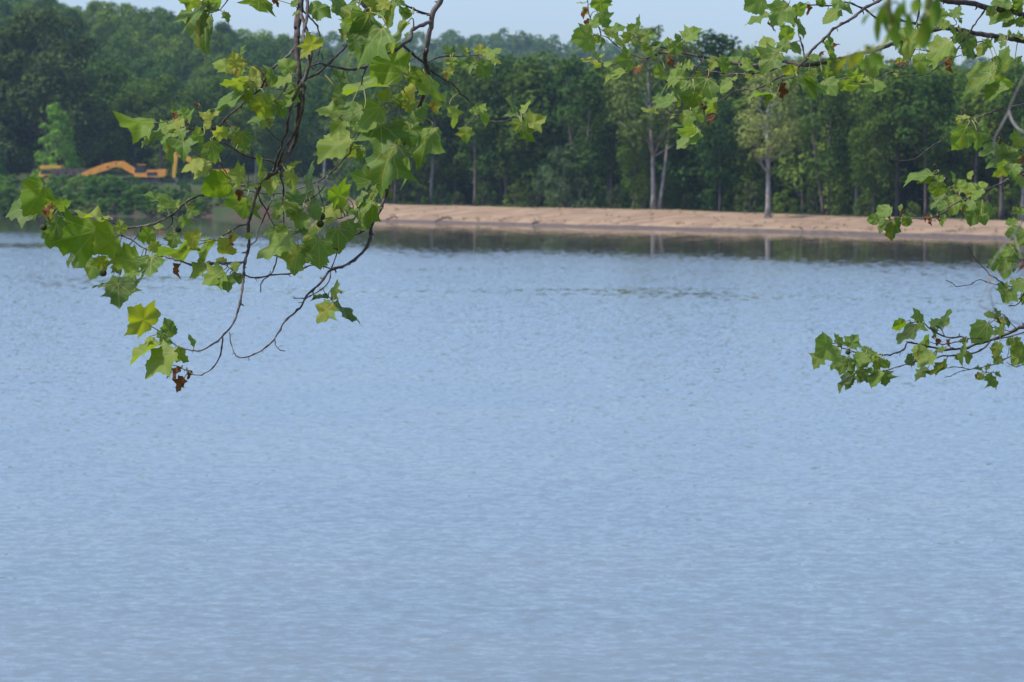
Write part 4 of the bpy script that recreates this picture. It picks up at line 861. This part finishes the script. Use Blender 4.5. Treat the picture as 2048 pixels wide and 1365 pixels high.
def blade(rng, kind, dead=False, narrow=False):
    base = OUT_SLIM if narrow else (OUT_SHARP if kind == 's' else OUT_ROUND)
    def half():
        pts = []; jl = rng.uniform(0.85, 1.12); seedy = rng.uniform(0, 6)
        for k_, (u, v) in enumerate(base):
            f = 1 + 0.10 * math.sin(k_ * 1.7 + seedy) + rng.uniform(-0.05, 0.05) + (0.055 * (-1) ** k_ if kind == 'r' and k_ > 2 else 0)
            pts.append((u + rng.uniform(-0.012, 0.012) * (0 < k_ < len(base) - 1), v * jl * f))
        out = [pts[0]]
        for a, b in zip(pts[:-1], pts[1:]):
            L_ = math.hypot(b[0] - a[0], b[1] - a[1])
            if L_ > 0.085 and a[1] > 0.12:   # a tooth between
                mx, my = (a[0] + b[0]) / 2, (a[1] + b[1]) / 2; d = rng.uniform(-0.045, -0.012)
                nx, ny = (mx - 0.35), my; q = math.hypot(nx, ny) or 1
                out.append((mx + nx / q * d, my + ny / q * d))
            out.append(b)
        return out
    A_ = half(); B_ = half()
    ring = [(u, v) for u, v in A_] + [(u, -v) for u, v in reversed(B_[:-1])]
    cx = 0.34; n = len(ring)
    uv = [(cx, 0.0)]; fr = (0.40, 0.74, 1.0)
    for f in fr: uv += [(cx + (u - cx) * f, v * f) for u, v in ring]
    F = [(0, 1 + k_, 1 + (k_ + 1) % n) for k_ in range(n)]
    for r_ in range(2):
        o = 1 + r_ * n
        for k_ in range(n): F.append((o + k_, o + n + k_, o + n + (k_ + 1) % n, o + (k_ + 1) % n))
    fold = rng.uniform(0.03, 0.28); droop = rng.uniform(-0.10, 0.40); cup = rng.uniform(-0.25, 0.40); wv = rng.uniform(0.02, 0.065); ph = rng.uniform(0, 6.28)
    tipc = rng.uniform(-0.2, 0.45)
    if dead: fold = rng.uniform(0.6, 1.1); droop = rng.uniform(0.3, 0.9); cup = rng.uniform(0.5, 1.1); wv = 0.10
    Vv = []
    for u, v in uv:
        z = fold * abs(v) - droop * (u - 0.2) ** 2 - cup * v * v - tipc * max(0, u - 0.6) ** 2 * 1.5
        rr = math.hypot(u - cx, v); z += wv * math.sin(9 * math.atan2(v, u - cx) * 0.5 + ph) * min(1, rr * 2) + 0.4 * wv * math.sin(14 * u + ph) * min(1, rr * 2)
        vv = v * (1 - 0.22 * abs(fold)) if not dead else v * 0.72
        Vv.append((u, vv, z))
    return Vv, F, uv

def leaf_object(rng, spec, tile, kind, attach, parents, depf, order):
    t_ = spec.split(); bx, by, tx, ty, w = map(float, t_[:5]); tone = float(t_[5]); fl = t_[6:]
    b = src(tile, bx, by); e = src(tile, tx, ty); w *= SCL
    l = math.hypot(e[0] - b[0], e[1] - b[1]); ratio = 1.12 if kind == 's' else 1.08
    narrow = 'n' in fl; dead = 'd' in fl
    if narrow: ratio = 0.75
    S = max(l, w / ratio)
    GROW = 1.25 if dead else ((1.22 if tile in 'GHJKF' else 1.1) if depf is dep_left else 1.08)
    pit = math.acos(min(1, l / S)); rol = math.acos(max(0.12, min(1, w / (ratio * S))))
    di = E_R * ((e[0] - b[0]) / l) - E_U * ((e[1] - b[1]) / l); tow = -E_F
    sp_ = 1 if rng.random() < 0.6 else -1
    e1 = di * math.cos(pit) + tow * (math.sin(pit) * sp_)
    per = di.cross(tow).normalized(); n0 = e1.cross(per)
    if n0.dot(tow) < 0: per = -per; n0 = e1.cross(per)
    # lean so that the upper face looks up to the sky where it can
    sr = 1
    cand = [(math.cos(rol) * per + math.sin(rol) * s_ * n0, s_) for s_ in (1, -1)]
    best = max(cand, key=lambda q: e1.cross(q[0]).z if e1.cross(q[0]).dot(tow) > 0 else -e1.cross(q[0]).z)
    e2 = best[0] if rng.random() < 0.8 else cand[rng.randrange(2)][0]
    if 'u' in fl: e2 = -e2            # shows its under side
    nz_ = e1.cross(e2).normalized()
    V, F, uv = blade(rng, kind, dead, narrow)
    dd = depf(*b)
    # attach: nearest branch point of this tree
    bi, pt, dist = attach(b)
    off = (-0.04 if tone > 0.3 else 0.05) + rng.uniform(-0.06, 0.05) - 0.02 * (S > 45)
    dep = (pt[2] if dist < 60 else dd) + off
    base = P(b[0], b[1], dep); px2m = K * dep; Sm = S * px2m * GROW
    verts = [e1 * (x * Sm) + e2 * (y * Sm) + nz_ * (z * Sm) for x, y, z in V]
    faces = list(F); mat = [0] * len(F)
    # leaf stalk back to the twig
    A = P(pt[0], pt[1], pt[2]) - base; L_ = A.length
    back = -e1 * min(L_ * 0.4, Sm * 0.35)
    path = []
    for i in range(7):
        s_ = i / 6; q = back * (3 * s_ * (1 - s_) ** 2) + (A + Vector((0, 0, 0.15 * L_))) * (3 * s_ * s_ * (1 - s_)) + A * s_ ** 3
        path.append(q)
    rp = 0.0011 + 0.0006 * min(1, S / 70)
    tv, tf = tube(path, [rp * (0.85 + 0.5 * (i / 6) ** 3) for i in range(7)], 5)
    o = len(verts); verts += tv; faces += [tuple(i + o for i in f) for f in tf]; mat += [1] * len(tf)
    me = mesh_np('leaf', verts, faces, [M_LEAF, M_PET], True, mat)
    ul = me.uv_layers.new(name='UVMap'); uvf = list(uv) + [(0.5, 0.5)] * len(tv)
    li = np.zeros(len(me.loops), dtype=np.int32); me.loops.foreach_get('vertex_index', li)
    ul.data.foreach_set('uv', np.array(uvf, dtype=np.float32)[li].ravel())
    ob = bpy.data.objects.new('leaf', me)
    ob['tone'] = float(min(1, max(0, tone + rng.uniform(-0.06, 0.06))))
    br = next((float(x[1]) / 10 for x in fl if x[0] == 'b' and len(x) > 1), 0.0)
    ob['brown'] = 1.5 if dead else float(br * 0.75 + rng.uniform(0, 0.16))
    link(ob, parents[bi], base)
    return ob

def sycamore(label, branches, leaves, balls, kind, depf, trunk_at, trunk_h, seed):
    rng = random.Random(seed)
    tb = Vector((trunk_at[0], trunk_at[1], near_bank_z(*trunk_at) - 0.15))
    root = empty('sycamore_tree', tb); prop(root, label, 'tree')
    samples = []; parents = []; tops = []
    for bi, line in enumerate([x for x in branches.strip().split('\n') if x]):
        tk = line.split(); w0, w1 = float(tk[0]) * SCL, float(tk[1]) * SCL; pts = []; tl = None; i = 2
        if w0 < 3.6: w0 *= 1.2; w1 *= 1.25
        while i < len(tk):
            if tk[i] in TILE and not tk[i].lstrip('-').isdigit(): tl = tk[i]; i += 1
            else: pts.append(src(tl, float(tk[i]), float(tk[i + 1]))); i += 2
        # start at the depth of what it grows from, then drift off it
        d0 = depf(*pts[0])
        if samples:
            a = np.array([(s[0], s[1]) for s in samples]); k_ = int(np.argmin(((a - np.array(pts[0])) ** 2).sum(1)))
            if math.dist(pts[0], samples[k_][:2]) < 14: d0 = samples[k_][2]; pts[0] = samples[k_][:2]
        Ls = [0.0]
        for a, b in zip(pts[:-1], pts[1:]): Ls.append(Ls[-1] + math.dist(a, b))
        T = Ls[-1]; drift = rng.choice((-1, 1)) * rng.uniform(0.05, 0.16) * min(1, T / 150); amp_ = depf(*pts[0]) - d0
        # smooth path (Catmull-Rom) with nodes
        fine = []; n = len(pts)
        for i in range(n - 1):
            p0, p1, p2, p3 = pts[max(i - 1, 0)], pts[i], pts[i + 1], pts[min(i + 2, n - 1)]
            m_ = max(2, int(math.dist(p1, p2) / 6))
            for j in range(m_):
                s_ = j / m_
                fine.append(tuple(0.5 * (2 * p1[c] + (p2[c] - p0[c]) * s_ + (2 * p0[c] - 5 * p1[c] + 4 * p2[c] - p3[c]) * s_ ** 2 + (3 * p1[c] - p0[c] - 3 * p2[c] + p3[c]) * s_ ** 3) for c in (0, 1)))
        fine.append(pts[-1]); N = len(fine); path = []; rad = []; mine = []
        node = rng.randrange(3, 6)
        for i, (x, y) in enumerate(fine):
            u = i / max(1, N - 1); s_ = sstep(0, 0.35, u)
            d = d0 + (depf(x, y) - d0) * s_ + drift * math.sin(u * 2.6)
            w = w0 + (w1 - w0) * u ** 0.8
            jx = rng.gauss(0, 0.35 if w < 8 else 0.5); jy = rng.gauss(0, 0.35 if w < 8 else 0.5)
            bump_ = 1.0
            node -= 1
            if node <= 0 and w < 9: bump_ = 1.45; node = rng.randrange(2, 6); jx *= 2.6; jy *= 2.6
            p = P(x + jx, y + jy, d); path.append(p); rad.append(max(0.0010, 0.5 * w * K * d * 0.92 * bump_ * rng.uniform(0.93, 1.07)))
            mine.append((x, y, d))
        V, F = tube(path, rad, 8 if w0 > 5 else 6)
        V = list(V); F = list(F)
        # short bud spurs
        for i in range(3, N - 1, 5):
            if rng.random() < 0.75 and fine[i][1] > 0:
                a = path[i]; tdir = (path[i + 1] - path[i - 1]).normalized(); sdv = (E_R * rng.gauss(0, 1) + E_U * rng.gauss(0, 1) + E_F * rng.gauss(0, .4)); sdv = (sdv - tdir * sdv.dot(tdir)).normalized()
                ln = rng.uniform(0.004, 0.011); sv, sf = tube([a, a + sdv * (rad[i] + ln * 0.5) + tdir * 0.002, a + sdv * (rad[i] + ln) + tdir * ln * 0.6], [rad[i] * 0.5, min(rad[i] * 0.45, 0.0022), 0.0007], 5)
                o = len(V); V += sv; F += [tuple(q + o for q in f) for f in sf]
        loc = path[0]; me = mesh_np('branch', [v - loc for v in V], F, M_TWIG, True)
        ob = link(bpy.data.objects.new('branch' if w0 > 3.4 else 'twig', me), root, loc)
        ob_name = ob.name
        parents.append(ob); samples += mine
        for s in mine: tops.append(bi)
        if bi < 60 and (pts[0][1] < -9 or pts[0][0] > 2085): heads.append((root, loc, rad[0]))
    arr = np.array([(s[0], s[1]) for s in samples])
    def attach(b):
        d = ((arr - np.array(b)) ** 2).sum(1); k_ = int(np.argmin(d)); return tops[k_], samples[k_], math.sqrt(d[k_])
    order = 0
    for line in leaves.strip().split('\n'):
        tl, rest = line.split('|', 1)
        for spec in rest.split('|'):
            leaf_object(rng, spec, tl, (kind if rng.random() < 0.72 else 'r') if kind == 's' else ('s' if rng.random() < 0.45 else 'r'), attach, parents, depf, order); order += 1
    for spec in balls.split('|'):
        q = spec.split(); c = src(q[0], float(q[1]), float(q[2])); R_ = float(q[3]) * SCL
        up = (c[0] + rng.uniform(-4, 4), c[1] - R_ * 3.2); bi, pt, dist = attach(up); dep = pt[2] - 0.05
        cw = P(c[0], c[1], dep); Rm = R_ * K * dep
        bm = bmesh.new(); bmesh.ops.create_icosphere(bm, subdivisions=3, radius=Rm)
        for v in bm.verts: v.co *= 1 + rng.uniform(-0.06, 0.07)
        me = bpy.data.meshes.new('seed_ball'); bm.to_mesh(me); bm.free()
        A = P(pt[0], pt[1], pt[2]) - cw
        tv, tf = tube([A * s_ + Vector((0, 0, Rm * (1 - s_))) + E_R * (0.1 * A.length * math.sin(math.pi * s_)) for s_ in (0, .3, .65, 1)], [0.0009] * 4, 5)
        vv = [tuple(v.co) for v in me.vertices] + [tuple(v) for v in tv]; ff = [tuple(p.vertices) for p in me.polygons]; n0 = len(me.vertices); mi = [0] * len(ff) + [1] * len(tf)
        ff += [tuple(i + n0 for i in f) for f in tf]
        link(bpy.data.objects.new('seed_ball', mesh_np('seed_ball', vv, ff, [M_BALL, M_TWIG], True, mi)), parents[bi], cw)
    # trunk beside the view and the limbs that carry the boughs in view
    rng2 = random.Random(seed + 5); N = 10
    tp = [tb + Vector((0.25 * math.sin(i * 0.5 + seed), 0.15 * math.cos(i * 0.6), trunk_h * i / N)) for i in range(N + 1)]
    V, F = tube([p - tb for p in tp], [0.30 * (1 - 0.55 * i / N) + (0.12 if i == 0 else 0) for i in range(N + 1)], 14)
    link(bpy.data.objects.new('trunk', mesh_np('trunk', V, F, M_TRUNK_NEAR, True)), root, tb)
    for (rt, p, r_) in [h for h in heads if h[0] == root]:
        zz = min(max(p.z + 0.35, tb.z + 1.2), tb.z + trunk_h * 0.95); f_ = (zz - tb.z) / trunk_h * N; a = tp[int(f_)]
        a = Vector((a.x, a.y, zz)); mid = a.lerp(p, 0.55) + Vector((0, 0, 0.25 * (a - p).length * (0.6 if p.z > CAMH + 1.0 else 0.15)))
        path = []
        for i in range(9):
            s_ = i / 8; path.append(a * (1 - s_) ** 2 + mid * 2 * s_ * (1 - s_) + p * s_ ** 2 - p)
        V, F = tube(path, [max(r_ * 1.01, r_ * (2.6 - 1.6 * i / 8)) for i in range(9)], 9)
        link(bpy.data.objects.new('limb', mesh_np('limb', V, F, M_TWIG, True)), root, p)
    return root
heads = []
sycamore('sycamore whose long bare stems hang down at the left with big lobed leaves', LEFT_BRANCHES, LEFT_LEAVES, LEFT_BALLS, 's', dep_left, (-3.3, 8.6), 7.0, 21)
sycamore('sycamore reaching in from the right edge with smaller toothed leaves on several sprays', RIGHT_BRANCHES, RIGHT_LEAVES, RIGHT_BALLS, 'r', dep_right, (3.2, 9.2), 7.5, 22)

# ---- the near, out of focus sprig of narrow leaflets and the grey vine
def sprig():
    rng = random.Random(5); D0 = 2.7
    head = P(1830, -60, D0); root = empty('leaflet_sprig', head); prop(root, 'blurred sprig of narrow drooping leaflets close to the camera at upper right', 'branch')
    stems = {}
    def stem(nm, pts, w0, w1):
        path = [P(*src('d', u, v), D0 + dz) - head for u, v, dz in pts]
        V, F = tube(path, list(np.linspace(w0, w1, len(path))), 6)
        stems[nm] = [(src('d', u, v), D0 + dz) for u, v, dz in pts]
        return link(bpy.data.objects.new('stem', mesh_np('stem', V, F, M_PET, True)), root, head)
    s1 = stem('a', [(740, -360, 0), (520, -150, -.02), (430, -40, 0), (420, 60, .02), (460, 240, .05), (420, 430, .05), (330, 580, .02), (120, 650, 0), (-80, 700, -.02)], 0.003, 0.0012)
    s2 = stem('b', [(740, -360, 0), (860, -160, .02), (930, -30, .03), (880, 120, .05), (800, 260, .08)], 0.003, 0.0012)
    spots = [(350, 70, 300, 470, 80, .4), (440, -20, 430, 370, 115, .32), (560, 60, 560, 350, 115, .42), (665, 170, 670, 430, 95, .45), (500, 240, 545, 570, 95, .5), (890, -30, 910, 240, 135, .62), (1005, -40, 960, 300, 115, .42),
             (900, 190, 850, 560, 150, .45), (770, -20, 720, 140, 115, .6), (140, 640, -40, 800, 110, .75), (60, 650, 110, 830, 80, .6), (230, 580, 225, 800, 85, .42), (130, 560, 210, 610, 60, .5), (185, 170, 115, 290, 40, .5),
             (430, 370, 395, 520, 55, .6), (980, 130, 1010, 330, 90, .4), (610, 0, 640, 210, 80, .5), (310, 620, 340, 760, 60, .6), (-60, 690, -190, 850, 70, .8), (850, 330, 880, 540, 90, .4)]
    cand = [(q, d) for st in stems.values() for q, d in st]
    # dense samples on both stems
    dense = []
    for st, ob in ((stems['a'], s1), (stems['b'], s2)):
        for (q0, d0_), (q1, d1_) in zip(st[:-1], st[1:]):
            for i in range(8): s_ = i / 8; dense.append((q0[0] + (q1[0] - q0[0]) * s_, q0[1] + (q1[1] - q0[1]) * s_, d0_ + (d1_ - d0_) * s_, ob))
    for (bx, by, tx, ty, w, tone) in spots:
        b = src('d', bx, by); e = src('d', tx, ty); l = math.dist(b, e); dep = D0 + rng.uniform(-0.12, 0.15)
        at_ = min(dense, key=lambda q: (q[0] - b[0]) ** 2 + (q[1] - b[1]) ** 2)
        base = P(b[0], b[1], dep); m2 = K * dep; L_ = l * m2 * 1.12; W_ = w * SCL * m2 * 0.62
        di = (E_R * (e[0] - b[0]) - E_U * (e[1] - b[1])).normalized(); pe = di.cross(-E_F).normalized(); tw = rng.uniform(-0.7, 0.7); nn = -E_F
        pe2 = pe * math.cos(tw) + nn * math.sin(tw); n2 = di.cross(pe2)
        V = []; F = []; uv = []
        for i in range(9):
            u = i / 8; hw = W_ * (math.sin(math.pi * min(1, 0.06 + u * 0.92)) ** 0.8) * (1 + 0.08 * (i % 2))
            bend = 0.12 * L_ * math.sin(u * 3)
            for s_ in (-1, 0, 1):
                V.append(di * (u * L_) + pe2 * (s_ * hw) + n2 * (bend + 0.25 * hw * abs(s_))); uv.append((u, s_ * 0.35))
            if i:
                o = (i - 1) * 3; F += [(o, o + 1, o + 4, o + 3), (o + 1, o + 2, o + 5, o + 4)]
        A = P(at_[0], at_[1], at_[2]) - base; tv, tf = tube([Vector((0, 0, 0)), A * 0.5 + Vector((0, 0, 0.004)), A], [0.0009] * 3, 5)
        o = len(V); mi = [0] * len(F) + [1] * len(tf); V += tv; F += [tuple(i + o for i in f) for f in tf]; uv += [(.5, .5)] * len(tv)
        me = mesh_np('leaflet', V, F, [M_LEAF, M_PET], True, mi)
        ul = me.uv_layers.new(name='UVMap'); li = np.zeros(len(me.loops), dtype=np.int32); me.loops.foreach_get('vertex_index', li)
        ul.data.foreach_set('uv', np.array(uv, dtype=np.float32)[li].ravel())
        ob = bpy.data.objects.new('leaflet', me); ob['tone'] = tone; ob['brown'] = 0.05 if tone < 0.7 else 0.3
        link(ob, at_[3], base)
    # the sprig's own branch runs up and right, out of the picture
    a = P(*src('d', 740, -360), D0); path = [a - head, a - head + Vector((0.25, 0.1, 0.35)), a - head + Vector((0.9, 0.4, 0.75)), Vector((3.0, 5.8, 3.2)) ]
    V, F = tube(path, [0.004, 0.007, 0.012, 0.03], 7); link(bpy.data.objects.new('branch', mesh_np('branch', V, F, M_TWIG, True)), root, head)
sprig()
def vine():
    pts = [(2075, 95, 0), (2048, 155, 0), (2033, 184, .02), (2020, 214, .03), (2018, 223, .03), (2024, 242, .02), (2034, 256, 0), (2050, 266, -.02), (2074, 300, 0), (2068, 380, 0), (2046, 440, .02), (2028, 470, .03), (2007, 493, .03), (1993, 512, .02), (1978, 540, .02), (1981, 555, .02), (1988, 570, 0), (1979, 586, 0), (1984, 603, 0), (1989, 626, 0)]
    D0 = 3.3; head = P(2075, 95, D0); root = empty('dry_vine', head); prop(root, 'blurred pale grey dry vine hanging along the right edge', 'vine')
    path = [P(x, y, D0 + dz) - head for x, y, dz in pts]
    path = [Vector((1.9, 4.4, 1.6)), Vector((0.5, 1.2, 0.6))] + path
    V, F = tube(path, [0.006, 0.003] + list(np.linspace(0.00125, 0.0006, len(pts))), 6)
    m = simple('dry_vine_bark', (0.24, 0.22, 0.20), 0.9, var=0.2, scale=60)
    link(bpy.data.objects.new('stem', mesh_np('stem', V, F, m, True)), root, head)
    r = random.Random(3)
    for i in (6, 13, 17):
        a = path[i]; tv, tf = tube([a, a + Vector((r.uniform(-.03, .03), r.uniform(-.02, .02), -0.03)), a + Vector((r.uniform(-.05, .05), r.uniform(-.03, .03), -0.06))], [0.0009, 0.0007, 0.0004], 5)
        link(bpy.data.objects.new('tendril', mesh_np('tendril', tv, tf, m, True)), root, head)
vine()

# ------------------------------------------------------------------ the air between
def haze():
    m, nt = nodes('haze'); t = NT(nt)
    v = t.n('VolumePrincipled'); v.inputs['Color'].default_value = (*HAZE_C, 1); v.inputs['Density'].default_value = HAZE_D; v.inputs['Anisotropy'].default_value = 0.0
    o = t.n('OutputMaterial'); t.l(v.outputs[0], o.inputs['Volume'])
    x0, x1, y0, y1, z0, z1 = -1000, 1000, -30, 2260, -3, 125
    V = [(x0, y0, z0), (x1, y0, z0), (x1, y1, z0), (x0, y1, z0), (x0, y0, z1), (x1, y0, z1), (x1, y1, z1), (x0, y1, z1)]
    F = [(0, 3, 2, 1), (4, 5, 6, 7), (0, 1, 5, 4), (1, 2, 6, 5), (2, 3, 7, 6), (3, 0, 4, 7)]
    prop(link(bpy.data.objects.new('haze', mesh_np('haze', V, F, m))), kind='stuff')
HAZE_C, HAZE_D = (0.58, 0.79, 1.0), 0.00010
haze()
